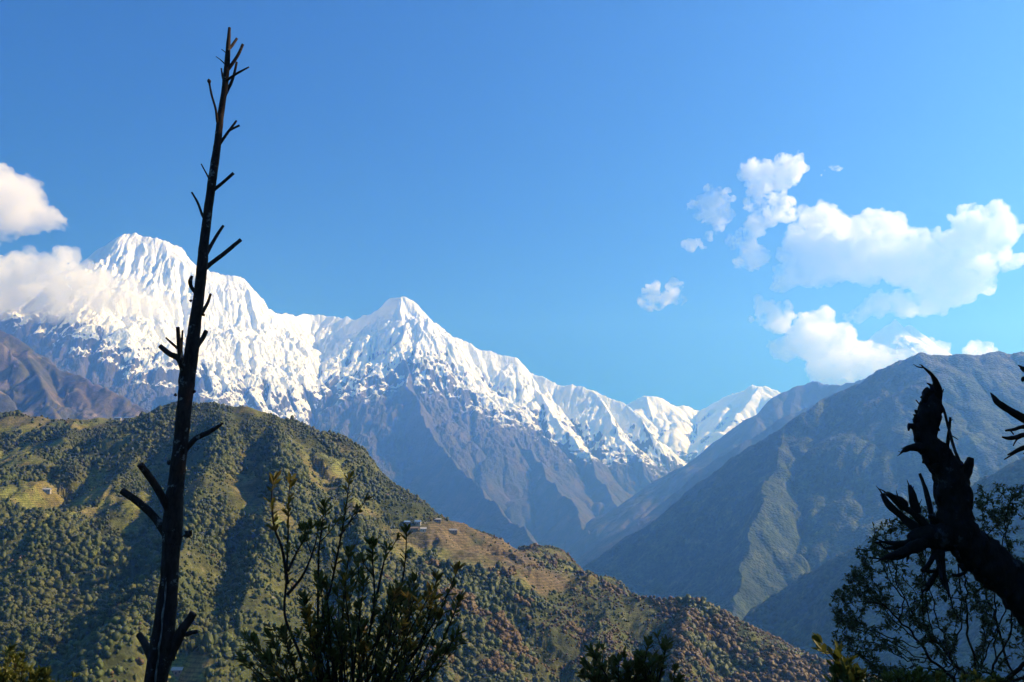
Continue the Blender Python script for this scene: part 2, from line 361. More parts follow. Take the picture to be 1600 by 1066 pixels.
# --- far snow peaks at the head of the valley
FR = [ridge([(900,700,19800),(960,645,19500),(985,627,19300),(1010,615,19200),(1030,622,19200),(1060,633,19400),(1095,640,19600),(1115,629,19300),(1135,619,19000),(1160,607,18700),(1187,600,18500),(1200,603,18500),(1216,612,18400),(1240,640,18200),(1300,690,18000)], 0.4, 600, 0.55, flute=91, fl_len=420, jag=50, seed=21, fl_to=700),
  ridge([(1187,602,18450),(1150,650,17600),(1110,690,16800),(1075,730,15900)], 0.3, 500, 0.6, flute=56, fl_len=300, jag=60, seed=22, fl_to=400),
  ridge([(1010,617,19150),(1025,670,18000),(1040,710,17000)], 0.3, 500, 0.6, flute=56, fl_len=300, jag=40, seed=23, fl_to=400)]
hfield("far_snow_mountain", M_SNOW, (0.05, 0.40), (14600, 21500), 420, 260, FR, snow_cover(lambda x, y: 1500+0*x, band=900, forest=300), erode=((600, 8200, 14500, 21000, 28), 25, 0.03, 120, 1800), floor=-100,
       label="small distant snow peaks with a glacier bowl at the head of the valley", warp=60, wl=600)
FP = [ridge([(1270,600,26600),(1320,562,26500),(1348,540,26500),(1368,518,26500),(1384,507,26500),(1398,500,26500),(1410,511,26500),(1424,508,26500),(1440,524,26500),(1462,545,26500),(1520,585,26400)], 0.5, 700, 0.8, flute=90, fl_len=420, jag=50, seed=25, fl_to=500)]
hfield("far_peak", M_SNOW, (0.30, 0.60), (24300, 28500), 260, 120, FP, snow_cover(lambda x, y: 2500+0*x, band=900, forest=300), floor=3200,
       label="faint pointed snow peak showing between the clouds behind the right mountain", warp=60, wl=600)
# --- brown ridge with a dusting of snow behind the right-hand mountain
ER = [ridge([(980,850,9800),(1020,800,10000),(1060,757,10200),(1105,716,10400),(1150,678,10600),(1190,640,10900),(1215,616,11000),(1240,602,11100),(1265,596,11100),(1285,601,11000),(1310,604,10800),(1345,592,10500),(1420,560,10300),(1560,560,10000)], 0.2, 400, 0.62, flute=42, fl_len=320, jag=35, seed=31, fl_to=400)]
hfield("brown_mountain", M_SNOW, (0.08, 0.66), (7200, 12500), 520, 260, ER, snow_cover(lambda x, y: 2300+0*x, band=1000, forest=1300), erode=((500, 7500, 7100, 12300, 26), 25, 0.03, 70, 1200), floor=-600,
       label="hazy brown ridge dusted with snow between the far peaks and the right mountain", warp=50, wl=500)
ER2 = [ridge([(960,868,8400),(1000,828,8500),(1050,775,8700),(1100,728,8900),(1160,690,9000),(1215,656,9100),(1260,634,9100),(1310,610,9000),(1350,594,8800),(1450,580,8600)], 0.15, 400, 0.66, flute=38, fl_len=300, jag=25, seed=33, fl_to=400)]
hfield("hazy_ridge", M_SNOW, (0.06, 0.60), (6600, 10500), 480, 240, ER2, snow_cover(lambda x, y: 4200+0*x, band=1000, forest=1300), erode=((300, 6200, 6500, 10400, 24), 25, 0.03, 60, 1000), floor=-700,
       label="bare blue hazy ridge just behind the forested right mountain", warp=40, wl=500)

# --- forested right-hand mountain
M_WOOD = terrain_mat("wooded_slope", (1/260.0, 1/60.0), 0.45, bump=(0.9, 9.0), voronoi=1/15.0)
DR = [ridge([(1900,560,5800),(1700,548,5800),(1600,547,5900),(1560,551,5950),(1500,557,6000),(1470,557,6000),(1440,552,6000),(1410,561,6050),(1390,571,6050),(1365,585,6100),(1340,596,6100),(1310,608,6100),(1280,627,6050),(1250,647,6000),(1222,668,5950),(1185,692,6100),(1150,714,6300),(1115,738,6500),(1080,766,6700),(1060,786,6800),(1040,803,6850),(1010,828,7000),(980,853,7100),(950,874,7200),(920,893,7250),(880,915,7300)], 0.1, 300, 0.68, flute=19, fl_len=260, jag=14, seed=41, fl_to=500),
  ridge([(1222,672,5900),(1218,700,5600),(1205,750,5200),(1180,810,4750),(1162,870,4400),(1152,920,4100),(1140,965,3850),(1120,1010,3600)], 0.1, 300, 0.76, flute=15, fl_len=160, jag=18, seed=42, fl_to=250),
  ridge([(1470,557,5900),(1440,620,5450),(1425,690,5050),(1410,760,4700),(1400,830,4350)], 0.1, 300, 0.78, flute=21, fl_len=160, jag=22, seed=43, fl_to=250, drop=75),
  ridge([(1560,555,5850),(1560,640,5300),(1540,720,4850),(1500,790,4450)], 0.1, 300, 0.78, flute=21, fl_len=160, jag=22, seed=44, fl_to=250, drop=75)]
def wood_extra(x, y, z, d): return 7*np.abs(perlin(x/16, y/16, 5)) + 5*perlin(x/45, y/45, 6) + 9*fbm(x/150, y/150, 8, 3)
def wood_cover(base=(0.034, 0.050, 0.018), dry=(0.10, 0.082, 0.045), lite=(0.068, 0.082, 0.026), hi=900.0):
    def f(x, y, z, s):
        n = fbm(x/400, y/400, 91, 4); n2 = fbm(x/110, y/110, 95, 3)
        a = smooth(0.15, 0.75, n2 + 0.3*n)[:, None]; b = (smooth(hi, hi+450, z+n*220))[:, None]
        c = np.array(base)*(1-a)+np.array(lite)*a
        return c*(1-b)+np.array(dry)*b*(0.6+0.4*smooth(-0.4, 0.4, n2))[:, None] + c*b*0.25
    return f
hfield("forest_mountain", M_WOOD, (0.02, 0.90), (3300, 7900), 900, 430, DR, wood_cover(), extra=wood_extra, erode=((50, 6000, 3200, 7600, 14), 22, 0.016, 40, 700), floor=-900,
       label="tall hazy forested mountain with a bare summit filling the right", warp=55, wl=320)
SR = [ridge([(2100,500,2300),(1900,590,2600),(1700,668,2850),(1600,712,3000),(1500,768,3150),(1420,808,3280),(1370,834,3370),(1320,862,3460),(1260,895,3570),(1215,923,3650),(1170,957,3740),(1130,990,3820),(1080,1040,3900),(1000,1110,4000)], 0.1, 200, 0.72, flute=40, fl_len=150, jag=9, seed=51, fl_to=200)]
hfield("forest_ridge", M_WOOD, (0.08, 0.95), (1500, 4600), 680, 300, SR, wood_cover(hi=1500), extra=wood_extra, erode=((100, 3400, 1450, 4600, 12), 20, 0.02, 30, 400), floor=-900,
       label="dark forested spur in front of the right mountain, mostly in shade", warp=18, wl=200)
# --- brown mountain at the left edge
M_SCRUB = terrain_mat("scrub_slope", (1/300.0, 1/70.0), 0.5, bump=(0.9, 12.0))
BR = [ridge([(-500,330,7800),(-300,400,7500),(-120,470,7300),(-40,500,7200),(0,516,7100),(45,540,7000),(90,572,6900),(130,592,6800),(165,607,6700),(195,620,6650),(232,640,6600),(290,668,6500),(360,720,6400)], 0.15, 300, 0.6, flute=130, fl_len=330, jag=25, seed=61, fl_to=450),
  ridge([(45,543,6950),(70,610,6300),(90,670,5800)], 0.1, 300, 0.68, flute=70, fl_len=200, jag=15, seed=62, fl_to=250),
  ridge([(-60,495,7150),(-40,580,6300),(-20,660,5700)], 0.1, 300, 0.68, flute=70, fl_len=200, jag=15, seed=63, fl_to=250)]
def scrub_cover(x, y, z, s):
    n = fbm(x/420, y/420, 111, 5, 0.6); a = smooth(-0.15, 0.35, n)[:, None]
    b = smooth(0.5, 0.62, fbm(x/170, y/170, 115, 4, 0.6))[:, None]
    c = np.array((0.062, 0.058, 0.03))*(1-a)+np.array((0.10, 0.078, 0.045))*a
    return c*(1-b)+np.array((0.17, 0.135, 0.095))*b
hfield("scrub_mountain", M_SCRUB, (-1.0, -0.28), (4600, 8600), 420, 240, BR, scrub_cover, extra=lambda x, y, z, d: 8*fbm(x/60, y/60, 3, 3), erode=((-7500, -1200, 4500, 8500, 18), 25, 0.03, 70, 900), floor=-700,
       label="brown scrub covered mountain shoulder at the left edge below the clouds", warp=35, wl=300)

# --- the near hill with forest, terraces and houses
hcrest = [(-500,600,2000),(-300,630,1950),(-150,642,1880),(0,647,1800),(60,650,1780),(120,655,1760),(210,655,1740),(250,645,1700),(290,636,1650),(350,633,1600),(400,639,1600),(430,650,1600),(450,664,1590),(490,694,1560),(520,722,1540),(560,748,1510),(600,775,1480),(640,806,1450),(680,816,1430),(720,827,1415),(760,843,1400),(800,860,1390),(830,878,1380),(865,895,1365),(900,908,1350),(940,923,1330),(975,930,1310),(1040,934,1280),(1080,934,1260),(1110,948,1240),(1145,968,1220),(1180,988,1200),(1240,1019,1180),(1310,1040,1150),(1420,1090,1110),(1600,1190,1050),(1800,1330,980)]
def hill_pt(px, py, Yc, zc, pull=0.94, k=0.5):
    t = P(px, py, 1.0)[2]; Y = (zc-k*Yc)/(t-k); return (px, py, Y*pull)
def spur(pts, Yc, zc, **kw):
    return ridge([hill_pt(px, py, Yc, zc, 1.0-0.075*min(1, i/1.0)) for i, (px, py) in enumerate(pts)], 0.05, 100, 0.86, flute=16, fl_len=70, jag=6, fl_to=90, **kw)
CR = [ridge(hcrest, 0.0, 200, 0.50, flute=34, fl_len=130, jag=6, seed=71, fl_to=250),
  spur([(120,656),(60,740),(-20,830),(-80,960)], 1760, 262, seed=72),
  spur([(250,648),(190,730),(120,810),(60,880),(10,1000)], 1700, 265, seed=73),
  spur([(350,636),(330,720),(300,800),(250,890),(210,960),(150,1060)], 1600, 262, seed=74),
  spur([(430,650),(440,720),(420,800),(400,880),(360,960),(330,1060)], 1600, 245, seed=75),
  spur([(520,722),(560,800),(560,880),(540,960),(520,1060)], 1540, 155, seed=76),
  spur([(680,818),(690,880),(690,950),(680,1060)], 1430, 48, seed=77),
  spur([(830,880),(820,940),(800,1000),(780,1070)], 1380, -20, seed=78),
  spur([(960,928),(930,980),(900,1030),(880,1080)], 1320, -65, seed=79),
  spur([(1080,936),(1070,990),(1050,1040),(1040,1090)], 1260, -70, seed=80)]
def field_mask(x, y, z):
    """share of open terraced land, by where it lies on the hill"""
    px, py = project(x, y, z); n = fbm(x/90, y/90, 131, 4, 0.6); f = np.zeros_like(x)
    for (cx, cy, rx, ry, a) in ((70,775,70,40,1), (25,700,80,50,.75), (160,775,60,55,.6), (200,690,60,40,.35), (500,740,60,50,.8), (440,800,50,40,.5), (690,838,75,26,1.3), (760,868,110,28,1.1), (860,905,70,20,1.0),
                                (640,860,60,30,.8), (280,1050,60,45,.9), (395,770,40,60,.6), (205,800,60,50,.7), (20,770,60,60,.6), (110,660,130,14,.9), (560,790,60,40,.5), (400,642,40,10,.8)):
        f = np.maximum(f, a*np.exp(-(((px-cx)/rx)**2+((py-cy)/ry)**2)))
    return smooth(0.30, 0.72, f + 0.45*n)
M_HILL = terrain_mat("hill_ground", (1/55.0, 1/14.0, 1/3.5), 0.45, bump=(0.8, 2.0), stripes=True)
def hill_cover(x, y, z, s):
    f = field_mask(x, y, z)[:, None]; n = fbm(x/70, y/70, 141, 4, 0.6); n2 = fbm(x/160, y/160, 145, 3)
    a = smooth(-0.2, 0.3, n)[:, None]; b = smooth(0.0, 0.5, n2)[:, None]
    wood = np.array((0.05, 0.056, 0.018))*(1-a)+np.array((0.085, 0.084, 0.027))*a
    px, py = project(x, y, z); right = smooth(560, 700, px)[:, None]
    fld = (np.array((0.155, 0.125, 0.045))*(1-a)+np.array((0.15, 0.15, 0.038))*a)*(1-right) + (np.array((0.135, 0.098, 0.05))*(1-b)+np.array((0.15, 0.14, 0.045))*b)*right
    scar = (smooth(0.55, 0.75, np.exp(-(((px-772)/10)**2+((py-905)/18)**2))+0.5*n))[:, None]
    c = wood*(1-f)+fld*f; c = c*(1-scar)+np.array((0.34, 0.27, 0.2))*scar
    return np.concatenate([c, f], 1)
def hill_extra(x, y, z, d): return 5*fbm(x/60, y/60, 151, 4) + 1.2*fbm(x/12, y/12, 155, 3)
hill, HILL = hfield("hill", M_HILL, (-0.98, 0.72), (560, 2300), 900, 520, CR, hill_cover, extra=hill_extra, erode=((-1900, 1300, 560, 2250, 8), 22, 0.020, 22, 300), floor=-420,
       label="near hillside with autumn forest, terraced fields and scattered farmhouses", cat="hill", warp=10, wl=120)
# --- valley floor sheet and the slope the camera stands on
def valley():
    ys = np.concatenate([np.linspace(-40000, 400, 10), np.linspace(600, 20000, 60), np.linspace(22000, 60000, 10)]); xs = np.linspace(-60000, 60000, 80)
    X, Y = np.meshgrid(xs, ys); Z = -650 + 0.035*np.clip(Y-2000, 0, 16000) + 40*fbm(X/3000, Y/3000, 5, 3)
    nu = len(xs); i = (np.arange(len(ys)-1)[:, None]*nu + np.arange(nu-1)[None]).ravel()
    me = new_mesh("valley_floor", np.stack([X, Y, Z], -1).reshape(-1, 3), np.stack([i, i+1, i+nu+1, i+nu], -1), 4, M_WOOD)
    color_attr(me, np.tile(np.array((0.05, 0.062, 0.025)), (X.size, 1)))
    tag(add_obj("ground", me), "wooded valley floor far below between the mountains", "ground", kind="structure")
valley()
def near_z(x, y):
    x = np.asarray(x, float); y = np.asarray(y, float); yp = np.maximum(y, 0)
    z = -1.65 - np.where(yp < 67, 0.06*yp + 0.004*yp**2, 0.06*67+0.004*67**2 + 0.596*(yp-67)) + 0.2*np.maximum(-y, 0)
    r = np.maximum(x-5-0.66*yp, 0); l = np.maximum(-x-6-0.66*yp, 0)
    return z + np.minimum(0.42*r, 40+0.1*r) - 0.25*l + 0.12*fbm(x/1.7, y/1.7, 161, 3)*(yp < 67)
def near_ground():
    ys = np.concatenate([np.linspace(-60, -2, 30), np.linspace(-1.5, 40, 120), np.linspace(42, 760, 80)]); xs = np.concatenate([np.linspace(-500, -31, 30), np.linspace(-30, 40, 180), np.linspace(42, 600, 40)])
    X, Y = np.meshgrid(xs, ys); Z = near_z(X, Y); nu = len(xs)
    i = (np.arange(len(ys)-1)[:, None]*nu + np.arange(nu-1)[None]).ravel()
    me = new_mesh("near_slope", np.stack([X, Y, Z], -1).reshape(-1, 3), np.stack([i, i+1, i+nu+1, i+nu], -1), 4, terrain_mat("near_soil", (0.4, 3.0), 0.4, bump=(0.6, 0.05)))
    color_attr(me, np.tile(np.array((0.06, 0.055, 0.028)), (X.size, 1)))
    tag(add_obj("hillside", me), "shaded grassy slope that drops away in front of the viewer", "slope", kind="structure")
near_ground()

# ------------------------------------------------------------------ trees of the near hill
def ico(sub):
    bm = bmesh.new(); bmesh.ops.create_icosphere(bm, subdivisions=sub, radius=1.0)
    v = np.array([x.co[:] for x in bm.verts]); f = np.array([[y.index for y in x.verts] for x in bm.faces]); bm.free(); return v, f
ICO0, ICO1, ICO2, ICO3 = ico(1), ico(2), ico(3), ico(4)
def lumpy(sub, r, amp=0.28, flat=0.9, seed=0):
    v, f = {1: ICO1, 2: ICO2, 3: ICO3}[sub]
    n = vnoise3(v[:,0]*1.7+seed*7.1, v[:,1]*1.7, v[:,2]*1.7, seed)*amp + vnoise3(v[:,0]*4+seed, v[:,1]*4, v[:,2]*4, seed+5)*amp*0.6
    return v*(1+n)[:, None]*np.array((r, r, r*flat)), f
def leaf_quads(centers, size, g, elong=1.0):
    """small randomly turned leaf-clump faces"""
    n = len(centers); a = g.normal(size=(n,3)); a /= np.linalg.norm(a, axis=1)[:, None]; b = np.cross(a, g.normal(size=(n,3))); b /= np.linalg.norm(b, axis=1)[:, None]
    s = size*(0.6+0.8*g.random((n,1)))
    c = centers[:, None, :] + np.stack([-a*s*elong, b*s*0.55, a*s*elong, -b*s*0.55], 1)
    return c.reshape(-1,3), np.arange(n*4).reshape(n,4)
M_TREE = {}
for nm, cols in (("green", [(0.028,0.040,0.010),(0.06,0.075,0.018),(0.10,0.112,0.028)]), ("bright", [(0.05,0.066,0.012),(0.095,0.115,0.022),(0.15,0.16,0.035)]),
                 ("olive", [(0.048,0.054,0.015),(0.088,0.094,0.025),(0.135,0.13,0.038)]), ("rust", [(0.07,0.045,0.015),(0.125,0.075,0.024),(0.165,0.106,0.034)])):
    M_TREE[nm] = leaf_mat("crown_"+nm, cols, 0.25, 0.25)
M_FTRUNK = bark_mat("forest_trunk", (0.06, 0.045, 0.035), (0.12, 0.095, 0.075), None, 2.0)
def tube_np(path, rad, n=8, g=None, rough=0.0, cap=True):
    path = np.asarray(path, float); rad = np.asarray(rad, float); m = len(path)
    tn = np.gradient(path, axis=0); tn /= np.linalg.norm(tn, axis=1)[:, None]+1e-12
    ref = np.array((0.31, 0.9, 0.2)) if abs(tn[0] @ np.array((0.31,0.9,0.2))) < 0.85 else np.array((1.0, 0, 0))
    vs = []; u = ref - tn[0]*(ref@tn[0]); u /= np.linalg.norm(u)
    for k in range(m):
        u = u - tn[k]*(u@tn[k]); u /= np.linalg.norm(u)+1e-12; w = np.cross(tn[k], u)
        a = np.arange(n)*2*math.pi/n
        rr = np.full(n, rad[k])
        vs.append(path[k] + (np.cos(a)*rr)[:, None]*u + (np.sin(a)*rr)[:, None]*w)
    v = np.concatenate(vs)
    if rough > 0:
        c = np.repeat(path, n, 0); rr = np.repeat(rad, n)
        dl = vnoise3(v[:,0]*16+3, v[:,1]*16, v[:,2]*9, 5)*0.6 + vnoise3(v[:,0]*45, v[:,1]*45+7, v[:,2]*24, 8)*0.4
        d = v-c; v = c + d*(1+rough*dl)[:, None]
    i = np.arange(m-1)[:, None]*n + np.arange(n)[None]; j = np.arange(m-1)[:, None]*n + (np.arange(n)[None]+1) % n
    f = np.stack([i, j, j+n, i+n], -1).reshape(-1, 4)
    if cap:
        v = np.concatenate([v, path[:1], path[-1:]]); a = m*n
        c0 = [[a, (k+1) % n, k, k] for k in range(n)]; b = (m-1)*n
        c1 = [[a+1, b+k, b+(k+1) % n, b+(k+1) % n] for k in range(n)]
        f = np.concatenate([f, np.array(c0), np.array(c1)])
    return v, f
class MB:
    def __init__(s): s.v = []; s.f = []; s.n = 0; s.k = []
    def add(s, v, f):
        f = np.asarray(f); s.v.append(np.asarray(v, float))
        tri = f.shape[1] == 3
        for_t = f + s.n; s.n += len(v)
        if tri: s.f.append(("t", for_t))
        else:
            deg = f[:, 2] == f[:, 3]
            if deg.any(): s.f.append(("t", for_t[deg][:, :3]))
            if (~deg).any(): s.f.append(("q", for_t[~deg]))
    def build(s, name, mat, parent=None, origin=(0,0,0), smooth_shade=True):
        v = np.concatenate(s.v) - np.asarray(origin, float)
        flat = np.concatenate([f.ravel() for _, f in s.f]); tot = np.concatenate([np.full(len(f), 3 if k == "t" else 4) for k, f in s.f])
        me = new_mesh(name, v, flat, tot, mat, smooth_shade)
        return add_obj(name, me, parent)
def make_forest_tree(kind, seed, label, group):
    """prototype of unit height with a tapered trunk, limbs and a clumped crown"""
    g = np.random.default_rng(seed)
    t = thing("tree", (0,0,0), label, "tree", group)
    tr = MB(); tr.add(*tube_np([(0,0,-0.05),(0.01,0,0.25),(0,0.015,0.6),(0,0,0.85)], [0.035,0.026,0.016,0.006], 6))
    for k in range(5):
        a = g.random()*6.28; z = 0.28+0.1*k; tr.add(*tube_np([(0,0,z),(0.14*math.cos(a),0.14*math.sin(a),z+0.1),(0.25*math.cos(a),0.25*math.sin(a),z+0.2)], [0.013,0.009,0.004], 5))
    cr = MB(); cen = []
    conic = kind == "green" and seed % 2
    for k in range(9 if not conic else 8):
        if conic: z = 0.3+0.075*k; r = 0.2*(1-k/10.0); a = k*2.4; rad = 0.19*(1-k/11.0)
        else:
            z = 0.38+0.5*g.random(); a = g.random()*6.28; r = 0.26*math.sqrt(g.random())*(1.15-abs(z-0.6)); rad = 0.13+0.08*g.random()
        c = np.array((r*math.cos(a), r*math.sin(a), z)); v, f = lumpy(2, rad, 0.35, 0.85, seed*13+k); cr.add(v+c, f); cen.append((c, rad))
    pts = []
    for c, rad in cen:
        d = g.normal(size=(48,3)); d /= np.linalg.norm(d, axis=1)[:, None]; pts.append(c + d*rad*(0.85+0.35*g.random((48,1)))*np.array((1,1,0.85)))
    cr.add(*leaf_quads(np.concatenate(pts), 0.032, g))
    tr.build("trunk", M_FTRUNK, t); cr.build("crown", M_TREE[kind], t, smooth_shade=False)
    return t
def scatter_hill(n, g):
    u = g.uniform(-0.72, 0.46, n); y = g.uniform(640**2, 1900**2, n)**0.5; x = u*y; z = HILL(x, y)
    px, py = project(x, y, z)
    return x, y, z, px, py
def forest():
    g = np.random.default_rng(11)
    x, y, z, px, py = scatter_hill(170000, g)
    e = 6.0; zx = (HILL(x+e, y)-HILL(x-e, y))/(2*e); zy = (HILL(x, y+e)-HILL(x, y-e))/(2*e)
    f = field_mask(x, y, z); n = fbm(x/110, y/110, 171, 4, 0.6); n2 = fbm(x/45, y/45, 175, 3)
    face = (zy*y + zx*x) > z + 0.02*y                      # the ground there turns towards the viewer
    crestd = (zy*y + zx*x - z) < 0.12*y
    keep = (z > -400) & (px > -60) & (px < 1420) & (py < 1120) & ((g.random(len(x)) > f*0.93+0.02) & (g.random(len(x)) < 0.82+0.9*n)) & ((zy*y + zx*x) > z - 0.35*y)
    x, y, z, px, py, n, n2, f = (q[keep] for q in (x, y, z, px, py, n, n2, f))
    size = (2.3 + 5.4*g.random(len(x))**2.0)*(1+0.25*n)*np.where(f > 0.3, 0.6, 1.0)
    size *= np.where((py > 880) & (px < 330), 1.35, 1.0)
    size *= 0.56+0.56*smooth(-0.3, 0.4, fbm(x/210, y/210, 177, 3))
    # right part of the hill and lower slopes turn rusty, the gullies stay green
    rust = 0.68*smooth(500, 1000, px) + 0.25*smooth(800, 1000, py) + 0.8*n2 - 0.1
    kind = np.where(rust > 0.62, 3, np.where(n+0.5*g.normal(size=len(x))*0.5 > 0.15, 2, np.where(g.random(len(x)) < 0.22, 1, 0)))
    kind = np.where((py > 880) & (px < 420) & (kind == 3) & (g.random(len(x)) < 0.7), 1, kind)
    app = size/y
    order = np.argsort(-app); top = order[:300]; rest = order[300:]
    kinds = ["green", "bright", "olive", "rust"]
    words = ["dark green broadleaf tree in the forest covering the near hill", "fresh bright green tree in the forest covering the near hill",
             "olive brown tree in the forest covering the near hill", "rusty red autumn tree in the forest covering the near hill"]
    protos = {}; used = {}
    for k in range(4):
        protos[k] = [make_forest_tree(kinds[k], 100+10*k+j, words[k], "trees on the near hill") for j in range(3)]
    for q in top:
        k = int(kind[q]); j = int(g.integers(3)); p = protos[k][j]
        if (k, j) not in used: used[(k, j)] = 1; o = p
        else:
            o = p.copy(); C.objects.link(o)
            for ch in p.children:
                c = ch.copy(); C.objects.link(c); c.parent = o
        s = float(size[q])*1.15
        o.location = (x[q], y[q], z[q]-0.1); o.rotation_euler = (0, 0, g.random()*6.28); o.scale = (s*(0.9+0.3*g.random()), s*(0.9+0.3*g.random()), s)
    for k in range(4):
        for j in range(3):
            if (k, j) not in used: 
                for ch in list(protos[k][j].children): bpy.data.objects.remove(ch)
                bpy.data.objects.remove(protos[k][j])
    # all the smaller ones: one mass of foliage per season colour merged into one object
    VV = []; FF = []; KK = []; off = 0
    for (bv, bf), lo, hi, jt in ((ICO0, 0, 3.6, 0.42), (ICO1, 3.6, 6.2, 0.40), (ICO2, 6.2, 99, 0.34)):
        q = rest[(size[rest] >= lo) & (size[rest] < hi)]; m = len(q); nv = len(bv); q = q[np.argsort(kind[q], kind='stable')]; sz = size[q]; kd = kind[q]
        jit = 1 + jt*(g.random((m, nv, 1))-0.5)*2
        rad = sz*0.5*(0.85+0.4*g.random(m)); hgt = np.where(kd == 0, 0.95+0.9*g.random(m)**2, 0.75+0.4*g.random(m))
        V = bv[None]*jit*np.stack([rad*(0.8+0.4*g.random(m)), rad, rad*hgt], -1)[:, None, :] + np.stack([x[q], y[q], z[q]+rad*hgt*0.7], -1)[:, None, :]
        VV.append(V.reshape(-1, 3)); FF.append((bf[None] + (np.arange(m)*nv)[:, None, None]).reshape(-1, 3)+off); off += m*nv; KK.append(np.repeat(kd, len(bf)))
    me = new_mesh("forest", np.concatenate(VV), np.concatenate(FF).ravel(), 3, None, True)
    for k in range(4): me.materials.append(M_TREE[kinds[k]])
    me.polygons.foreach_set("material_index", np.concatenate(KK).astype(np.int32))
    tag(add_obj("forest", me), "dense mixed forest of green and rusty trees covering the near hill", "forest", kind="stuff")
forest()

# ------------------------------------------------------------------ farmhouses
M_WALLS = [plain_mat("stone_wall", (0.26, 0.2, 0.15)), plain_mat("white_wall", (0.4, 0.36, 0.3), (0.3, 0.26, 0.2))]
M_ROOFS = {"blue": plain_mat("blue_roof", (0.16, 0.26, 0.42), (0.12, 0.2, 0.34), 1.0, 0.5), "slate": plain_mat("slate_roof", (0.3, 0.29, 0.28), (0.2, 0.2, 0.2), 1.0), "pale": plain_mat("pale_roof", (0.4, 0.38, 0.36), (0.3, 0.28, 0.26), 1.0), "thatch": plain_mat("brown_roof", (0.22, 0.15, 0.1), (0.15, 0.1, 0.07), 1.0)}
M_DARK = plain_mat("dark_opening", (0.03, 0.025, 0.02))
def box(c, s):
    c = np.array(c); s = np.array(s)/2
    v = np.array([[i, j, k] for i in (-1,1) for j in (-1,1) for k in (-1,1)])*s + c
    return v, np.array([[0,1,3,2],[4,6,7,5],[0,4,5,1],[2,3,7,6],[0,2,6,4],[1,5,7,3]])
def ray_hill(px, py, y0=700, y1=2200):
    ys = np.linspace(y0, y1, 1500); d = P(px, py, 1.0); z = HILL(d[0]*ys, ys); k = np.argmax(z > d[2]*ys)
    return (d[0]*ys[k], ys[k], z[k]) if z[k] > d[2]*ys[k] else None
def house(px, py, L, W, H, roof, wall, label, rz=0.0):
    p = ray_hill(px, py)
    if p is None: return
    t = thing("house", p, label, "house", "farmhouses on the near hill"); t.rotation_euler = (0, 0, rz)
    m = MB(); m.add(*box((0,0,H/2-1.0), (L, W, H+2.0)))
    g = np.array([[-L/2,-W/2,H],[-L/2,W/2,H],[-L/2,0,H+W*0.33],[L/2,-W/2,H],[L/2,W/2,H],[L/2,0,H+W*0.33]]); m.add(g[:3], np.array([[0,2,1]])); m.add(g[3:], np.array([[0,1,2]]))
    m.build("wall", M_WALLS[wall], t, smooth_shade=False)
    r = MB(); o = 0.6; th = 0.25; zr = H+W*0.33+0.1
    for s in (-1, 1):
        a = np.array([[-L/2-o,0,zr],[L/2+o,0,zr],[L/2+o,s*(W/2+o),H-o*0.6],[-L/2-o,s*(W/2+o),H-o*0.6]]); b = a+np.array((0,0,th))
        r.add(np.concatenate([a,b]), np.array([[0,1,2,3],[4,7,6,5],[0,4,5,1],[1,5,6,2],[2,6,7,3],[3,7,4,0]]))
    r.build("roof", M_ROOFS[roof], t, smooth_shade=False)
    for q in (-0.3, 0.3):
        w = MB(); w.add(*box((q*L, -W/2-0.03, H*0.55), (1.0, 0.12, 1.2))); w.build("window", M_DARK, t, smooth_shade=False)
    d = MB(); d.add(*box((0, -W/2-0.03, 1.0), (1.1, 0.12, 2.0))); d.build("door", M_DARK, t, smooth_shade=False)
house(73, 770, 11, 6, 4.5, "pale", 1, "lone pale roofed farmhouse on the terraces of the left slope", 0.15)
house(636, 820, 8, 5, 3.6, "blue", 0, "blue roofed hut beside the trees, leftmost house of the hamlet on the shoulder", 0.2)
house(653, 820, 9, 6, 4.2, "blue", 1, "larger blue roofed house on the shoulder, behind the pale roofed house", -0.1)
house(647, 829, 12, 5, 3.2, "thatch", 0, "long low brown roofed house on the shoulder below the two blue roofs", 0.1)
house(661, 831, 9, 6, 4.0, "pale", 1, "bright pale roofed house, lowest of the hamlet on the shoulder", 0.25)
house(684, 816, 10, 5, 3.4, "pale", 0, "pale low house on the skyline of the shoulder above the hamlet", 0.0)
house(708, 833, 12, 6, 3.8, "slate", 0, "slate roofed stone house standing alone right of the hamlet", 0.1)
house(184, 657, 12, 6, 4.5, "blue", 1, "left blue roofed house on the left crest of the near hill", 0.1)
house(200, 657, 14, 6, 4.2, "blue", 1, "right blue roofed house on the left crest of the near hill", -0.1)
house(276, 1054, 10, 6, 3.8, "pale", 0, "pale roofed house among terraces at the foot of the bare trunk", 0.1)

# ------------------------------------------------------------------ foreground wood: bare lopped tree, broken snag
def crom(pts, n):
    p = np.asarray(pts, float); p = np.vstack([2*p[0]-p[1], p, 2*p[-1]-p[-2]]); out = []
    for i in range(1, len(p)-2):
        t = np.linspace(0, 1, n, endpoint=False)[:, None]
        out.append(0.5*((2*p[i])+(-p[i-1]+p[i+1])*t+(2*p[i-1]-5*p[i]+4*p[i+1]-p[i+2])*t**2+(-p[i-1]+3*p[i]-3*p[i+1]+p[i+2])*t**3))
    out.append(p[-2:-1]); return np.vstack(out)
def px_tube(pts, Y, n=10, sub=6, rough=0.12, dy=0.0, dy0=0.0):
    """pts: (px, py, radius in px); dy: how far the tip lies behind (+) or before (-) the base"""
    q = crom(pts, sub); m = len(q); t = np.linspace(0, 1, m)
    path = np.array([P(q[k,0], q[k,1], Y+dy0+dy*t[k]) for k in range(m)]); rad = np.maximum(q[:,2], 0.35)*Y/F_PX
    return tube_np(path, rad, n, rough=rough)
M_BARK = bark_mat("dark_bark", (0.014, 0.010, 0.009), (0.06, 0.040, 0.034), (0.2, 0.2, 0.19), 26.0)
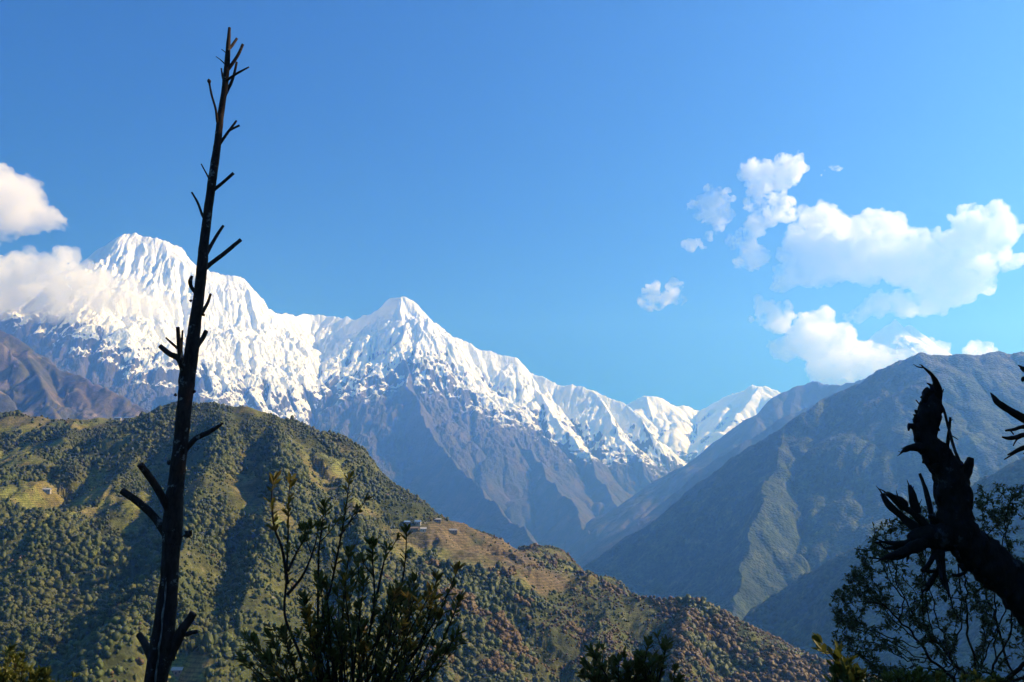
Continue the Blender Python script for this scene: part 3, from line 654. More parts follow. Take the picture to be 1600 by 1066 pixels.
M_BARE = plain_mat("lit_bare_wood", (0.26, 0.24, 0.22), (0.05, 0.04, 0.035), 16.0)
M_CUT = plain_mat("cut_wood", (0.09, 0.07, 0.055), (0.05, 0.04, 0.03), 30.0)
def bare_tree():
    Y = 9.0; base = P(244, 1130, Y); base[2] = float(near_z(base[0], Y))-0.1
    t = thing("bare_tree", base, "tall thin bare tree trunk with lopped branch stubs at the left", "tree")
    tr = MB()
    main = [(358.4,43.5,2.4),(357.6,58,3),(356.7,72,3.8),(354,109,4.8),(350.5,142.5,5.2),(344.6,182,5.4),(341,216,6),(335.6,255,6.8),(329.5,297,7.2),(326.5,320,7.2),(320,372,7.6),(315.6,417,8.8),(310,467.5,8.8),(304,512.5,9.6),(299,552,11),(292,591,12.6),(291,607,12.3),(287,649,11.4),(282,697.6,11.6),(276,746,11.8),(271,795,14),(269,844,14.6),(268,855,13.6),(265.5,896,13),(267,935,9.8),(262,981,10.4),(260,1016,11.5),(251,1066,9.5),(244,1130,11)]
    q = list(main)
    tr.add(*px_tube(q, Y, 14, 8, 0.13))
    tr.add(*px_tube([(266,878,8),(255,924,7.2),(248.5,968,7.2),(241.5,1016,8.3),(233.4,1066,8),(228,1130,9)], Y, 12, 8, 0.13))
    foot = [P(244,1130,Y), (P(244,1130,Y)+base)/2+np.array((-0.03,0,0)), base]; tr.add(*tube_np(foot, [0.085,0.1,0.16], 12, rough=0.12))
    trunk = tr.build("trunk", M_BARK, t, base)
    s = MB(); s.add(*px_tube([(260.5,905,.6),(258.5,925,1.6),(257.5,940,.9),(254,962,1.9),(253,985,1.2),(249,1010,2.2),(248,1026,1.2),(244,1052,1.8),(243,1075,1),(240,1100,1.5)], Y-0.072, 6, 8, 0.7)); s.build("lit_wood_streak", M_BARE, t, base)  # bare wood between the stems, with the gap's lit edge painted in pale
    br = [[(356,78,2.8),(362,72,2.6),(370,60.4,2.2)], [(355,110,3),(360,104,3),(372,86,2.8),(379.5,69.4,2.3)], [(350,152,3),(353,147,2.8),(363.8,123,2.6),(370,97.5,2)], [(353,128,2.2),(358,123,2.2),(372,114,1.9),(389,105,1.3)],
      [(353,102,1.2),(345,94,0.9),(337.6,88.5,0.6)], [(355,84,0.9),(346,77,0.6)], [(351,128,2),(348,121,1.8),(345.8,107,1.3)], [(343,198,2.4),(339.5,190,2.2),(337,170.6,2.1),(330.6,148,1.9),(327.5,132,1.8),(326.8,127,3.2),(326,124,1.2)],
      [(341,229,2.8),(346.3,221,2.6),(356.7,206,2.3),(369.4,189,1.7)], [(353,211,2),(358,204.4,2),(366,200,1.9),(374.5,196,1.9)], [(331,288,1.8),(325.8,277.5,1.5),(314.5,256.5,1)], [(331,300,3.2),(339,293,3),(352.5,281.8,2.8),(365,270.5,2.6)],
      [(324,348,2.4),(317,338,2.2),(309,317,2),(299.6,300.6,1.5)], [(322,398,3.6),(328.3,386,3.2),(338,369,2.8),(348.8,352.8,2.2)], [(317,424,4.2),(327,414,4),(349.4,397,3.7),(376,375,3.2)], [(306,458,3.6),(299,448,3.2),(297.4,440,3.6),(300,431,2.2)],
      [(312,494,3.6),(318.5,484,3),(324.6,473,2.6),(329,459.7,2)], [(305,546,4.2),(311.4,536,3.9),(317,528,3.7),(322,517.6,3.4)],
      [(292,600,6),(285,575,5),(280.5,546,4.2),(277.7,511,2.8)], [(284,572,5),(279,560,5),(265,553,4.6),(250.4,541,4)], [(280,547,2.2),(268,536,1.9),(259.4,528,1.4)], [(281,558,2.4),(283.5,540,2.2),(285.3,516.7,1.4)],
      [(287,706,4.6),(294.4,697.6,4.4),(306.6,685,4),(326,675.6,3.8),(340,667,3.2),(349,661,1.6)], [(266,806,6.2),(259,788,5.8),(245.6,763,5.6),(231,741.5,5.4),(218.8,725.6,5)], [(264,842,6.6),(255,827,6.4),(236,802,6),(214,783,5.8),(190.7,767,5.4)],
      [(264,1030,8.5),(270,1015,8),(283,988,7.4),(293,973,6.6),(302.6,958,6)], [(284,992,3.6),(292,990.7,3.6),(300,988.5,3.4),(308.4,987,3.2)], [(240,1038,6),(232,1020,5.6),(225.4,1004.5,5.2),(217.3,992,4.8)]]
    g = np.random.default_rng(4)
    for k, b in enumerate(br):
        ln = math.hypot(b[0][0]-b[-1][0], b[0][1]-b[-1][1])/F_PX*Y
        m = MB(); m.add(*px_tube(b, Y, 9, 7, 0.12, dy=float(g.uniform(-0.6, 0.6))*ln)); m.build("branch", M_BARK, t, base)
    for (px, py, r) in ((294,834,5.5),(265,723,3.4),(274,617,2.2),(303,612,2.6),(318,492,2.2),(298,470,2.2),(286,741,2.6)):
        m = MB(); v, f = lumpy(2, PX(r, Y), 0.5, 1.0, int(px)); m.add(v+P(px, py, Y), f)
        if r > 5: 
            m.add(*px_tube([(278,842,1.6),(286,838,1.2),(296,832,1.5)], Y, 6, 4)); m.add(*px_tube([(292,836,.8),(299,842,.5)], Y, 5, 4)); m.add(*px_tube([(294,832,.8),(300,828,.5)], Y, 5, 4))
        m.build("knot", M_BARK, t, base)
bare_tree()
def snag():
    Y = 6.0; base = P(1910, 1330, Y); base[2] = float(near_z(base[0], Y))-0.15
    t = thing("dead_tree", base, "thick broken dead tree leaning in from the right edge with splintered limbs", "tree")
    tr = MB()
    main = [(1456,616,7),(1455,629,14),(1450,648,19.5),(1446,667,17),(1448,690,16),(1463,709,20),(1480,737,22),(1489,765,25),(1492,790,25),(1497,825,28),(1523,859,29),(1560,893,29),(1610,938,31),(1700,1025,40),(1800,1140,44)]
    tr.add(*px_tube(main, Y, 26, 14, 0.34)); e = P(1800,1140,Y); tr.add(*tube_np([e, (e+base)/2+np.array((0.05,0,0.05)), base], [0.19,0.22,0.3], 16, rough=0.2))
    g = np.random.default_rng(5)
    q = crom(main, 10)                                          # crust and flakes of bark on the outline
    for k in range(260):
        c = q[g.integers(0, len(q)-30)]; a = g.random()*6.28; rr = c[2]*0.92
        p0 = P(c[0]+rr*math.cos(a), c[1]+rr*math.sin(a), Y+float(g.uniform(-.6,.6))*PX(c[2],Y)); v, f = lumpy(1, PX(float(g.uniform(1.5,6.0)), Y), 0.7, 1.0, k); tr.add(v*np.array((1,1,1.5))+p0, f)
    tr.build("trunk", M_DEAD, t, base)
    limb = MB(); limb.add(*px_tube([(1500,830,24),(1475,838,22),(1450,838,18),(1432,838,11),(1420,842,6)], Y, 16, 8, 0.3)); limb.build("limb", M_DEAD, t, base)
    sp = [[(1461,632,6),(1466,616,5.6),(1463.5,601,4.6),(1456,586,3),(1439,570.6,0.7)], [(1458,618,4),(1455.5,604,3),(1448,598.5,0.8)], [(1446,640,1.4),(1439,634,1.2),(1431,625,1)], [(1441,676,6),(1433,671,5.5),(1426,666.5,4.6),(1418.5,665,4.2)], [(1420,668,3),(1419.5,673,1.6)],
      [(1450,698,9),(1438,699,8),(1424,700,6),(1415,703,3.6),(1408,706.6,0.8)], [(1463,622,1.6),(1468,629,2.2),(1475,642,1.9),(1483,672,1.9),(1490,698,2),(1496,714,2.2),(1503,728,2)], [(1480,702,3.2),(1481,692,3),(1483,674,2.2),(1484.7,652,1.9)], [(1468,626,.9),(1471,618,.8),(1474.5,608,.8)], [(1486,680,.8),(1497,687,.6)], [(1486,658,.8),(1488,655,.6)],
      [(1495,764,9),(1504,750,7.5),(1511,738,6.5),(1514,726,6),(1516,716,4.5)],
      [(1448,838,9),(1430,825,7),(1407,805,5.6),(1388,788,5),(1378,772,3.2)], [(1452,826,7),(1430,805,5),(1408,790,4),(1384,771,2)], [(1412,790,8),(1400,780,6.5),(1386,771,3)], [(1432,802,7),(1428,783,6.5),(1425,770,5),(1421,758,2.6)], [(1466,846,5),(1460,828,4.6),(1454.7,801,3.9),(1447,767.5,3.4),(1437,740,2.4)],
      [(1452,844,11),(1436,852,10),(1410,862,7),(1392,868,4),(1374,875,1.2)], [(1446,842,7),(1420,848,5),(1400,849,3.4),(1373.6,846.5,1.4)], [(1440,848,6),(1412,853,5.5),(1385,857,2),(1378,853,1)], [(1430,856,5),(1405,871,3.4),(1376,873,1.5)], [(1424,858,2.6),(1419,868,2),(1417,878,.7)],
      [(1466,850,6),(1462,862,4.5),(1452,880,3.6),(1440,892,2.6)], [(1440,890,2.4),(1450,893,3),(1463,893,2.6)], [(1468,856,7),(1472,885,5),(1478,911,3.6),(1484,932,1)], [(1470,868,4),(1466,890,4),(1456,908,4.6),(1446,924,2.4)], [(1500,880,5),(1508,893,3),(1497,899,2.4),(1487,899,1.8)], [(1462,860,4),(1468,886,3),(1471,906,1.6)], [(1453,806,4),(1466,815,5),(1484,822,6)], [(1474,800,3),(1480,812,5)]]
    for k, b in enumerate(sp):
        ln = math.hypot(b[0][0]-b[-1][0], b[0][1]-b[-1][1])/F_PX*Y
        dyk = float(g.uniform(-0.7, 0.3))*ln; m = MB(); m.add(*px_tube(b, Y, 9, 8, 0.4, dy=dyk))
        if b[0][2] >= 4 and ln > 0.12:                          # torn fibres along the break
            for z in range(5):
                i = int(g.integers(max(1, len(b)//2-1), len(b))); c = b[i]; pv = b[i-1]; f = float(g.uniform(0.2, 0.9)); q0 = [pv[a]+(c[a]-pv[a])*f for a in range(3)]
                dx_, dy_ = c[0]-pv[0], c[1]-pv[1]; l_ = math.hypot(dx_, dy_)+1e-6; k_ = float(g.uniform(8, 22)); an = float(g.normal()*0.35); ux, uy = dx_/l_, dy_/l_; ux, uy = ux*math.cos(an)-uy*math.sin(an), ux*math.sin(an)+uy*math.cos(an)
                m.add(*px_tube([(q0[0], q0[1], 1.5), (q0[0]+ux*k_*0.5+g.normal(), q0[1]+uy*k_*0.5+g.normal(), 1.0), (q0[0]+ux*k_, q0[1]+uy*k_, 0.4)], Y, 5, 5, 0.3, dy0=dyk*0.6+float(g.normal())*0.02))
        m.build("broken_branch", M_DEAD, t, base)
    # splintered branches of a second dead tree whose trunk stands just outside the frame
    b2 = P(1760, 1330, 6.6); b2[2] = float(near_z(b2[0], 6.6))-0.15
    t2 = thing("dead_tree", b2, "splintered bare branches poking in at the right edge above the dead tree", "tree")
    m = MB(); m.add(*px_tube([(1716,560,6),(1712,640,13),(1708,700,16),(1722,850,20),(1745,1050,24),(1760,1200,28)], 6.6, 14, 8, 0.25)); m.add(*tube_np([P(1760,1200,6.6), b2], [0.134,0.18], 14, rough=0.2)); m.build("trunk", M_DEAD, t2, b2)
    for b in ([(1547.5,613.5,.6),(1553,621,3),(1563,632,5),(1600,654,6.5),(1660,680,8),(1712,700,9)], [(1571,673,1.6),(1585,671,2.6),(1600,667,3),(1660,660,5),(1712,660,6)], [(1566,683,1.4),(1576,685,3.2),(1590,683,3.6),(1602,679.5,4),(1660,672,6),(1712,672,7)], [(1574.5,710.8,1),(1582,708,2.4),(1600,699.5,3.6),(1650,688,5),(1712,690,7)],
              [(1569,718,.8),(1577,713.5,1.2),(1590,706,1.5),(1610,698,2)], [(1583,697,.8),(1588,688,1.4),(1594,683,1.8)], [(1579,673,1),(1584,679,1.2)], [(1590.5,570.5,.6),(1596,574,2.4),(1602,579,4),(1650,612,6),(1712,650,8)], [(1597,594,3),(1606,594,5),(1650,618,6)], [(1599,709,.8),(1612,701,1.4)]):
        m = MB(); m.add(*px_tube(b, 6.6, 9, 8, 0.22)); m.build("broken_branch", M_DEAD, t2, b2)
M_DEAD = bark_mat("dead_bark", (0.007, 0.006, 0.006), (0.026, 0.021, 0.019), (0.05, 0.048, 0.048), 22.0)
snag()

# ------------------------------------------------------------------ leafy plants
def leaves(base, dirs, length, width, g, curl=0.25):
    """lanceolate leaves: base (n,3), unit dirs (n,3); two bent halves each"""
    n = len(base); length = np.asarray(length).reshape(-1,1); width = np.asarray(width).reshape(-1,1)
    side = np.cross(dirs, g.normal(size=(n,3))*0.45+np.array((0,0,1.0))); side /= np.linalg.norm(side, axis=1)[:, None]+1e-9
    nrm = np.cross(side, dirs)
    p = lambda a, s, h: base + dirs*length*a + side*width*s + nrm*length*h
    droop = curl*(0.5+g.random((n,1)))
    V = np.stack([p(0,0,0), p(0.3,0.42,0.03), p(0.68,0.5,-0.02*droop), p(1.0,0,-0.35*droop), p(0.68,-0.5,-0.02*droop), p(0.3,-0.42,0.03), p(0.5,0,-0.05)], 1)
    k = np.arange(n)[:, None]*7
    F = np.concatenate([k+np.array([0,1,2,6]), k+np.array([6,2,3,3]), k+np.array([6,3,4,4]), k+np.array([0,6,4,5])])
    return V.reshape(-1,3), F
def whorl(c, axis, n, g, L, W, spread=0.8):
    axis = axis/np.linalg.norm(axis); d = g.normal(size=(n,3)); d -= np.outer(d@axis, axis); d /= np.linalg.norm(d, axis=1)[:, None]+1e-9
    k = spread*(0.5+0.8*g.random((n,1))); d = axis + d*k; d /= np.linalg.norm(d, axis=1)[:, None]
    return c + axis*0.012*g.normal(size=(n,1)), d, L*(0.6+0.5*g.random(n)), W*(0.7+0.5*g.random(n))
M_LEAF = leaf_mat("shrub_leaf", [(0.05,0.058,0.012),(0.12,0.108,0.024),(0.18,0.105,0.04)], 2.2, 0.5)
M_LEAF2 = leaf_mat("fine_leaf", [(0.026,0.037,0.013),(0.052,0.062,0.022),(0.09,0.092,0.034)], 2.0, 0.35)
M_LEAF3 = leaf_mat("yellow_leaf", [(0.05,0.06,0.012),(0.10,0.11,0.02),(0.16,0.15,0.035)], 2.0, 0.4)
M_TWIG = bark_mat("twig_bark", (0.014, 0.010, 0.008), (0.04, 0.03, 0.022), None, 40.0)
def shrub(name, label, cat, Y, stems, outline, nfill, root, L, W, mat, seed, wh=8, rs=1.6, depth=0.5, leafy=0.5, step=0.055, group=None, fillleaf=0.5):
    """explicit stems traced in full pixels, plus filling stems that fan from the root to points under the outline"""
    g = np.random.default_rng(seed); base = P(root[0], root[1], Y); base[2] = float(near_z(base[0], Y))-0.05
    t = thing(name, base, label, cat, group); st = MB(); lf = MB(); B = []; D = []; LL = []; WW = []
    paths = []
    for s in stems:
        dz = float(g.uniform(-depth, depth))*0.6; paths.append((np.array([P(px, py, Y+dz*(i/(len(s)-1))) for i, (px, py) in enumerate(s)]), rs, leafy))
    ox = np.array([o[0] for o in outline], float); oy = np.array([o[1] for o in outline], float)
    for k in range(nfill):
        tx = g.uniform(ox[0], ox[-1]); top = np.interp(tx, ox, oy); ty = top + (g.random()**1.3)*(1085-top)*0.9; dz = float(g.uniform(-depth, depth))
        r0 = (root[0] + (tx-root[0])*0.25 + g.normal()*12, root[1]); mid = (r0[0]*0.45+tx*0.55 + g.normal()*8, r0[1]*0.5+ty*0.5)
        paths.append((np.array([P(*r0, Y), P(*mid, Y+dz*0.6), P(tx, ty, Y+dz)]), rs*0.75, fillleaf))
    for pth, r, lv in paths:
        q = crom(pth, 10); m = len(q); rad = np.linspace(PX(r*1.7, Y), PX(r*0.45, Y), m); st.add(*tube_np(q, rad, 6))
        seg = np.linalg.norm(np.diff(q, axis=0), axis=1); s = np.concatenate(([0], np.cumsum(seg))); tot = s[-1]
        def leaf_at(d, n, sp, sc):
            c = np.array([np.interp(d, s, q[:, a]) for a in range(3)]); c2 = np.array([np.interp(min(d+0.01, tot), s, q[:, a]) for a in range(3)]); c1 = np.array([np.interp(max(d-0.01,0), s, q[:, a]) for a in range(3)])
            b, dd, l, w = whorl(c, c2-c1, n, g, L*sc, W*sc, sp); B.append(b); D.append(dd); LL.append(l); WW.append(w)
        leaf_at(tot, wh, 0.75, 1.0); leaf_at(tot-0.03, wh//2, 1.0, 1.0)
        d = tot-0.07
        while d > tot*(1-lv):
            if g.random() < 0.75: leaf_at(d, int(g.integers(2, max(3, wh//2+1))), 1.0, 0.9)
            d -= step*(0.6+0.8*g.random())
        for z in range(int(g.integers(0, 3))):                     # side shoots
            d0 = tot*g.uniform(0.45, 0.9); c = np.array([np.interp(d0, s, q[:, a]) for a in range(3)])
            e = c + np.array((g.normal()*0.09, g.normal()*0.09, 0.1+0.12*g.random()))*min(1.6, max(0.6, L/0.1)); st.add(*tube_np([c, (c+e)/2+np.array((0,0,-0.01)), e], [PX(r*0.6,Y), PX(r*0.5,Y), PX(r*0.35,Y)], 5))
            b, dd, l, w = whorl(e, e-c, wh, g, L*0.9, W*0.9); B.append(b); D.append(dd); LL.append(l); WW.append(w)
            b, dd, l, w = whorl((c+e)/2, e-c, 3, g, L*0.8, W*0.8, 1.0); B.append(b); D.append(dd); LL.append(l); WW.append(w)
    ft = P(root[0], root[1], Y); st.add(*tube_np([ft+np.array((0,0,0.1)), (ft+base)/2, base], [0.02, 0.024, 0.03], 7))
    B = np.concatenate(B); D = np.concatenate(D); lf.add(*leaves(B, D, np.concatenate(LL), np.concatenate(WW), g))
    st.build("stem", M_TWIG, t, base); lf.build("foliage", mat, t, base)
    return t
c7 = lambda pts: [(360+x/2.914, 700+y/2.914) for x, y in pts]
shrub("shrub", "tall dark leafy shrub with upright shoots at the bottom centre", "shrub", 7.0,
  [c7(s) for s in ([(400,1150),(300,900),(248,760),(255,600),(262,420),(265,250),(272,150)], [(262,620),(235,460),(200,360),(188,230),(196,150)], [(258,670),(330,580),(380,460),(402,360)], [(400,1150),(398,900),(400,600),(405,450),(428,270)],
    [(400,1100),(415,800),(460,620),(500,420),(528,260),(540,150)], [(500,400),(535,350),(568,290)], [(500,1150),(505,900),(520,650),(540,480)], [(560,1150),(620,900),(655,700),(645,450)], [(640,800),(690,560),(712,460)], [(560,1100),(680,850),(770,650),(795,520),(803,385)],
    [(620,1150),(760,1000),(860,900),(960,730),(1035,555)], [(700,1150),(860,1050),(920,980),(1000,800),(1040,700)], [(600,1100),(720,900),(820,740),(838,600)], [(700,1100),(850,920),(905,760),(940,600)], [(262,560),(300,480),(330,420)])],
  c7([(60,850),(150,790),(250,745),(330,650),(420,590),(520,480),(640,470),(720,600),(800,600),(940,620),(1030,740),(1045,850)]), 76, (548,1150), 0.092, 0.027, M_LEAF, 21, 8, 1.5, 0.55)
shrub("shrub", "small dark twiggy shrub low at the bottom edge right of centre", "shrub", 9.0,
  [[(990,1120),(985,1060),(975,1025)], [(1000,1120),(1005,1050),(1012,1010)], [(1010,1120),(1030,1060),(1040,1015)], [(980,1120),(950,1060),(925,1020)], [(985,1120),(940,1070),(915,1040)]], [(905,1060),(925,1015),(960,1030),(990,1040),(1020,1020),(1045,1005),(1062,1050)], 40, (990,1130), 0.10, 0.034, M_LEAF, 22, 7, 1.3, 0.4)
shrub("shrub", "small broad leaved sprout at the bottom edge left of the leafy tree", "shrub", 7.5,
  [[(1322,1120),(1322,1070),(1324,1040)], [(1318,1120),(1310,1075),(1306,1050)], [(1326,1120),(1338,1080),(1342,1058)]], [(1298,1062),(1322,1040),(1346,1062)], 7, (1322,1140), 0.115, 0.045, M_LEAF3, 23, 9, 1.4, 0.2)
shrub("shrub", "yellow green bush tops along the bottom edge under the leafy tree", "shrub", 9.0,
  [[(1430,1150),(1425,1080),(1420,1058)], [(1440,1150),(1460,1085),(1470,1060)]], [(1365,1068),(1400,1052),(1440,1050),(1490,1058),(1560,1064)], 60, (1450,1160), 0.07, 0.03, M_LEAF3, 24, 8, 1.2, 0.4, 0.8, 0.04)
shrub("shrub", "pale yellow green bush in the bottom left corner", "shrub", 14.0,
  [[(10,1160),(20,1090),(25,1030)], [(30,1160),(50,1100),(62,1050)]], [(-60,1010),(0,1000),(40,1030),(75,1050),(110,1075)], 70, (10,1180), 0.11, 0.045, M_LEAF3, 25, 8, 1.0, 0.6, 0.8, 0.05)

def colonize(attr, root, step, di, dk, g, up=0.0, itmax=160):
    nodes = [np.array(p, float) for p in root]; par = [-1]+list(range(len(root)-1)); att = attr.copy()
    for it in range(itmax):
        if len(att) == 0: break
        nd = np.array(nodes); d2 = ((att[:, None, :]-nd[None])**2).sum(-1); k = d2.argmin(1); dm = np.sqrt(d2[np.arange(len(att)), k])
        ok = dm < di
        if not ok.any(): break
        new = 0
        for j in np.unique(k[ok]):
            v = att[ok & (k == j)]-nd[j]; v = (v/(np.linalg.norm(v, axis=1)[:, None]+1e-9)).mean(0)+g.normal(size=3)*0.18+np.array((0,0,up)); v /= np.linalg.norm(v)+1e-9
            nodes.append(nd[j]+v*step); par.append(int(j)); new += 1
        nd = np.array(nodes[-new:]); d2 = ((att[:, None, :]-nd[None])**2).sum(-1).min(1); att = att[np.sqrt(d2) > dk]
    return np.array(nodes), np.array(par)
def leafy_tree(name, label, base, roots, attr, step, di, dk, rtip, expo, mat, bark, nleaf, L, W, seed, group=None, maxr=1.0):
    g = np.random.default_rng(seed); t = thing(name, base, label, "tree", group)
    nodes, par = colonize(attr, roots, step, di, dk, g); n = len(nodes); rad = np.zeros(n); ch = [[] for _ in range(n)]
    for i in range(n-1, 0, -1): ch[par[i]].append(i)
    for i in range(n-1, -1, -1):
        rad[i] = rtip if not ch[i] else min(maxr, (sum(rad[c]**expo for c in ch[i]))**(1/expo))
    tr = MB(); lm = MB(); stack = [(0, None)]
    main = True
    while stack:                                                    # follow the thickest child, start new tubes for the others
        i, p = stack.pop(); path = ([nodes[p]] if p is not None else []) + [nodes[i]]; rr = ([rad[i]] if p is not None else []) + [rad[i]]
        while ch[i]:
            c = sorted(ch[i], key=lambda q: -rad[q]); stack += [(q, i) for q in c[1:]]; i = c[0]; path.append(nodes[i]); rr.append(rad[i])
        if len(path) > 1: (tr if main else lm).add(*tube_np(path, rr, 8 if main else 5, cap=main))
        main = False
    tips = np.array([i for i in range(1, n) if rad[i] < rtip*2.2]); k = tips[g.integers(0, len(tips), nleaf)]
    B = nodes[k] + (nodes[par[k]]-nodes[k])*g.random((nleaf,1)); ax = nodes[k]-nodes[par[k]]; ax /= np.linalg.norm(ax, axis=1)[:, None]+1e-9
    D = ax*0.5 + g.normal(size=(nleaf,3))*0.7 + np.array((0,0,-0.12)); D /= np.linalg.norm(D, axis=1)[:, None]; B = B + D*L*0.25
    lf = MB(); lf.add(*leaves(B, D, L*(0.6+0.7*g.random(nleaf)), W*(0.6+0.7*g.random(nleaf)), g))
    tr.build("trunk", bark, t, base); lm.build("branches", bark, t, base); lf.build("crown", mat, t, base)
    return t
def right_tree():
    g = np.random.default_rng(31); Y = 14.0; pts = []
    ox = np.array([1300,1330,1350,1390,1450,1500,1560,1620,1700,1760]); oy = np.array([930,862,830,795,775,765,752,748,780,850])
    while len(pts) < 1900:
        px = g.uniform(1300, 1760); top = np.interp(px, ox, oy); py = g.uniform(top, 1090)
        if px < 1345 and py > 1030: continue
        hole = perlin(np.array([px/34.0]), np.array([py/30.0]), 9)[0]
        if hole < -0.05 and g.random() < 0.8: continue
        pts.append(P(px, py, Y+g.uniform(-1.5, 1.5)))
    b = P(1545, 1130, Y); base = b.copy(); base[2] = float(near_z(b[0], Y))-0.1
    roots = [base, base+np.array((0.02,0,0.35)), base+np.array((-0.03,0.03,0.7)), base+np.array((0.0,0,1.05))]
    leafy_tree("tree", "dark fine leaved spreading tree in the bottom right corner behind the dead tree", base, roots, np.array(pts), 0.11, 1.9, 0.145, 0.0036, 2.35, M_LEAF2, M_TWIG, 34000, 0.055, 0.025, 32, maxr=0.11)
right_tree()
# unseen evergreen trees added right of the viewer to keep the foreground in shade
def shade_trees():
    for k, (x, y, h, r) in enumerate(((14,1,17,3.6), (17.5,4.5,19,3.8), (24,17,19,4.0), (13,-5,16,3.6), (20,-1.5,20,4.2), (26,7,21,4.4), (19,-9,18,4.0), (28,17,21,4.2), (27,1,20,4.4), (34,13,22,4.4), (15.5,14.2,21,3.6), (18,15.5,23,4.2), (21.5,16.5,22,4.2), (11.6,6.6,13,2.3))):
        g = np.random.default_rng(60+k); z = float(near_z(x, y)); base = np.array((x, y, z-0.1)); n = 330
        d = g.normal(size=(n,3)); d /= np.linalg.norm(d, axis=1)[:, None]; a = base+np.array((0,0,h*0.58)) + d*(g.random((n,1))**0.4)*np.array((r, r, h*0.42))
        roots = [base+np.array((0,0,h*0.05*i)) for i in range(5)]
        leafy_tree("tree", "unseen tall dense tree added right of the viewer to shade the foreground", base, roots, a, 0.5, 6.0, 0.75, 0.02, 2.3, M_LEAF2, M_TWIG, 2400, 0.62, 0.42, 70+k, "shade trees", maxr=0.28)
shade_trees()

# ------------------------------------------------------------------ clouds and the hazy air
def cloud_mat(dens, scale, lo, hi):
    m, nt, nn, ln = mat_new("cloud_vapour")
    geo = N(nt, "ShaderNodeNewGeometry"); nz = noise_node(nt, geo.outputs["Position"], scale, 6, 0.62, 0.4)
    rp = ramp(nt, nz.outputs["Fac"], [(lo, (0,0,0)), (hi, (1,1,1))])
    mu = N(nt, "ShaderNodeMath", operation='MULTIPLY'); mu.inputs[1].default_value = dens; ln.new(rp.outputs[0], mu.inputs[0])
    v = N(nt, "ShaderNodeVolumePrincipled"); v.inputs["Color"].default_value = (1,1,1,1); v.inputs["Anisotropy"].default_value = 0.1
    ln.new(mu.outputs[0], v.inputs["Density"])
    o = N(nt, "ShaderNodeOutputMaterial"); ln.new(v.outputs[0], o.inputs["Volume"]); return m
def cloud(puffs, Y, label, seed, dens, depth=1.0, rough=1.0, vox=7.0, wisp=False):
    if wisp: puffs = [(x, y, r*1.22) for x, y, r in puffs]; dens *= 1.9
    g = np.random.default_rng(seed); bm = bmesh.new()
    for (px, py, r) in puffs:
        yy = Y + g.uniform(-1, 1)*PX(r, Y)*0.9*depth; c = P(px, py, yy); R_ = PX(r, Y)
        mt = Matrix.Translation(Vector(c)) @ Matrix.Diagonal((1, 0.9, 0.92, 1)); bmesh.ops.create_icosphere(bm, subdivisions=3, radius=R_*0.95, matrix=mt)
        for k in range(7):                                      # smaller billows on the upper and outer side
            a = g.uniform(-0.5, math.pi+0.5); q = r*g.uniform(0.28, 0.5)
            c2 = P(px+r*0.85*math.cos(a), py-r*0.85*math.sin(a), yy+g.uniform(-1,1)*R_*0.7); bmesh.ops.create_icosphere(bm, subdivisions=2, radius=PX(q, Y), matrix=Matrix.Translation(Vector(c2)))
    me0 = bpy.data.meshes.new("cloud_src"); bm.to_mesh(me0); bm.free(); tmp = bpy.data.objects.new("cloud_src", me0); C.objects.link(tmp)
    md = tmp.modifiers.new("r", 'REMESH'); md.mode = 'VOXEL'; md.voxel_size = PX(vox*0.45, Y)
    dg = bpy.context.evaluated_depsgraph_get(); me = bpy.data.meshes.new_from_object(tmp.evaluated_get(dg)); me.name = "cloud"
    bpy.data.objects.remove(tmp); bpy.data.meshes.remove(me0)
    n = len(me.vertices); v = np.zeros(n*3, np.float32); me.vertices.foreach_get("co", v); v = v.reshape(-1,3).astype(float)
    nr = np.zeros(n*3, np.float32); me.vertices.foreach_get("normal", nr); nr = nr.reshape(-1,3)
    s = PX(1.0, Y); w = v/s; disp = 8*vnoise3(w[:,0]/22, w[:,1]/22, w[:,2]/22, seed) + 6.5*vnoise3(w[:,0]/9, w[:,1]/9, w[:,2]/9, seed+1) + 3.6*vnoise3(w[:,0]/4, w[:,1]/4, w[:,2]/4, seed+2)
    v = v + nr*(disp*s*rough*0.8)[:, None]; me.vertices.foreach_set("co", v.astype(np.float32).ravel()); me.update()
    me.polygons.foreach_set("use_smooth", np.full(len(me.polygons), True))
    me.materials.append(cloud_mat(dens/s, 1/(s*(26.0 if wisp else 34.0)), 0.42 if wisp else 0.34, 0.62 if wisp else 0.54))
    return tag(add_obj("cloud", me), label, "cloud", "white clouds")
K = 2.6667
cc = lambda pts: [(1000+x/K, 230+y/K, r/K*1.14) for x, y, r in pts]
FAR = 27500.0
cloud(cc([(740,300,60),(800,330,75),(700,380,70),(650,450,60),(640,530,65),(750,490,100),(860,410,100),(960,360,80),(1040,370,75),(940,480,105),(1060,470,100),(1160,430,75),(1150,520,95),(1260,480,100),(1280,410,70),(1370,330,75),(1460,310,70),(1495,262,38),(1500,370,65),(1420,430,90),(1540,470,45),(1400,540,85),(1340,580,75),(1230,590,70),(595,570,38),(1580,490,22),
  (1000,660,48),(1090,660,52),(1180,660,50),(1250,660,45),(920,700,35),(870,715,22),(1290,620,55)]), FAR, "largest white cloud, stretching across the sky above the right mountain", 1, 0.065)
cloud(cc([(700,740,45),(760,750,55),(660,790,55),(720,820,75),(820,790,60),(620,840,50),(860,860,62),(760,900,75),(850,920,60),(950,880,56),(1020,862,40),(1100,858,38),(1150,852,32),(1060,875,48),(1220,846,32),(1260,840,28),(800,960,40),(545,825,16),(950,920,50)]), 23700.0, "low bank of white cloud resting behind the right mountain ridge", 2, 0.065)
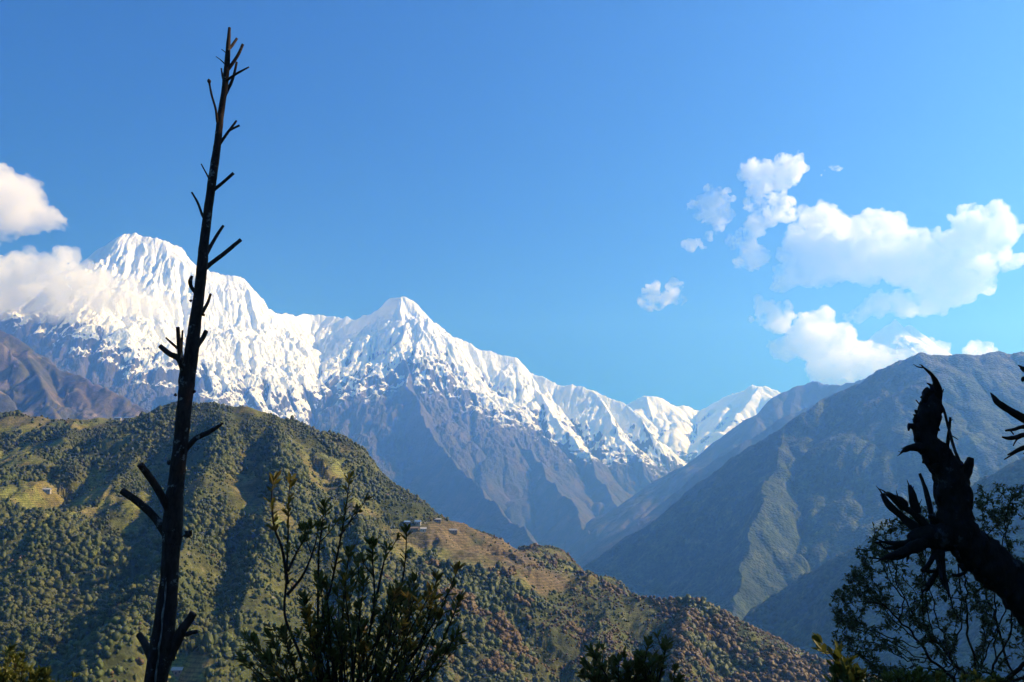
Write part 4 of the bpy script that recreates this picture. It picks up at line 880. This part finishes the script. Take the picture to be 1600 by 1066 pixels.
cloud(cc([(505,665,24),(540,705,40),(590,710,34),(560,745,32),(460,720,13)]), FAR, "small white puff left of the gap between the two large clouds", 3, 0.09, wisp=True)
cloud(cc([(480,105,36),(530,135,46),(590,110,46),(640,75,36),(605,155,30),(480,165,30),(655,100,22)]), FAR, "topmost ragged white cloud above the largest cloud", 4, 0.07, wisp=True)
cloud(cc([(490,240,34),(560,250,48),(605,270,36),(500,310,36),(470,350,30),(440,405,38),(400,400,26),(470,460,48),(420,365,22)]), FAR, "tattered white cloud trailing downward left of the largest cloud", 5, 0.065, wisp=True)
cloud(cc([(283,170,18),(300,220,36),(345,220,34),(255,260,32),(310,285,42),(350,280,28),(330,340,20),(290,380,13),(230,235,16)]), FAR, "ragged white cloud on the left of the upper cloud group", 6, 0.07, wisp=True)
cloud(cc([(215,405,20),(180,420,9),(240,395,14),(265,420,9)]), FAR, "thin wisp of cloud under the ragged left cloud", 7, 0.06, wisp=True)
cloud(cc([(40,630,26),(52,590,18),(75,648,20),(105,640,22),(138,612,27),(158,575,19),(28,655,16),(165,640,18)]), FAR, "small lone twin tufted cloud low in the middle of the sky", 8, 0.08, wisp=True)
cloud(cc([(800,78,13),(770,100,7),(825,90,9),(755,118,5)]), FAR, "tiny wisp of cloud to the right of the topmost cloud", 9, 0.06, wisp=True)
cloud(cc([(1410,850,34),(1370,862,20),(1455,862,24),(1420,830,18)]), FAR-900, "small white cloud peeping over the crest of the right mountain", 10, 0.06)
cloud([(-60,330,80),(0,312,46),(28,300,34),(42,338,34),(76,346,22),(96,354,14),(8,360,20),(-5,276,18)], FAR, "upper grey white cloud cut by the left edge above the summit", 11, 0.05)
cloud([(-60,450,70),(0,450,46),(50,428,38),(85,415,27),(100,440,44),(60,475,40),(130,455,40),(165,462,34),(200,474,28),(225,486,20),(245,492,12),(205,450,18),(252,470,20),(272,495,14),(120,485,24),(30,412,15)], 12200.0, "lower cloud at the left edge drifting across the face of the left summit", 12, 0.032)

bx = MB(); bx.add(*box((0, 3000, 2200), (46000, 39000, 7000)))
hm, hnt, hnn, hln = mat_new("hazy_air")
hv = N(hnt, "ShaderNodeVolumePrincipled"); hv.inputs["Color"].default_value = (0.135, 0.375, 1.0, 1); hv.inputs["Density"].default_value = 8.0e-5; hv.inputs["Anisotropy"].default_value = 0.44
hv.inputs["Absorption Color"].default_value = (1, 1, 1, 1)
ho = N(hnt, "ShaderNodeOutputMaterial"); hln.new(hv.outputs[0], ho.inputs["Volume"])
hz = bx.build("haze", hm, smooth_shade=False); tag(hz, "thin blue haze filling the valley air between the mountains", "haze", kind="stuff")
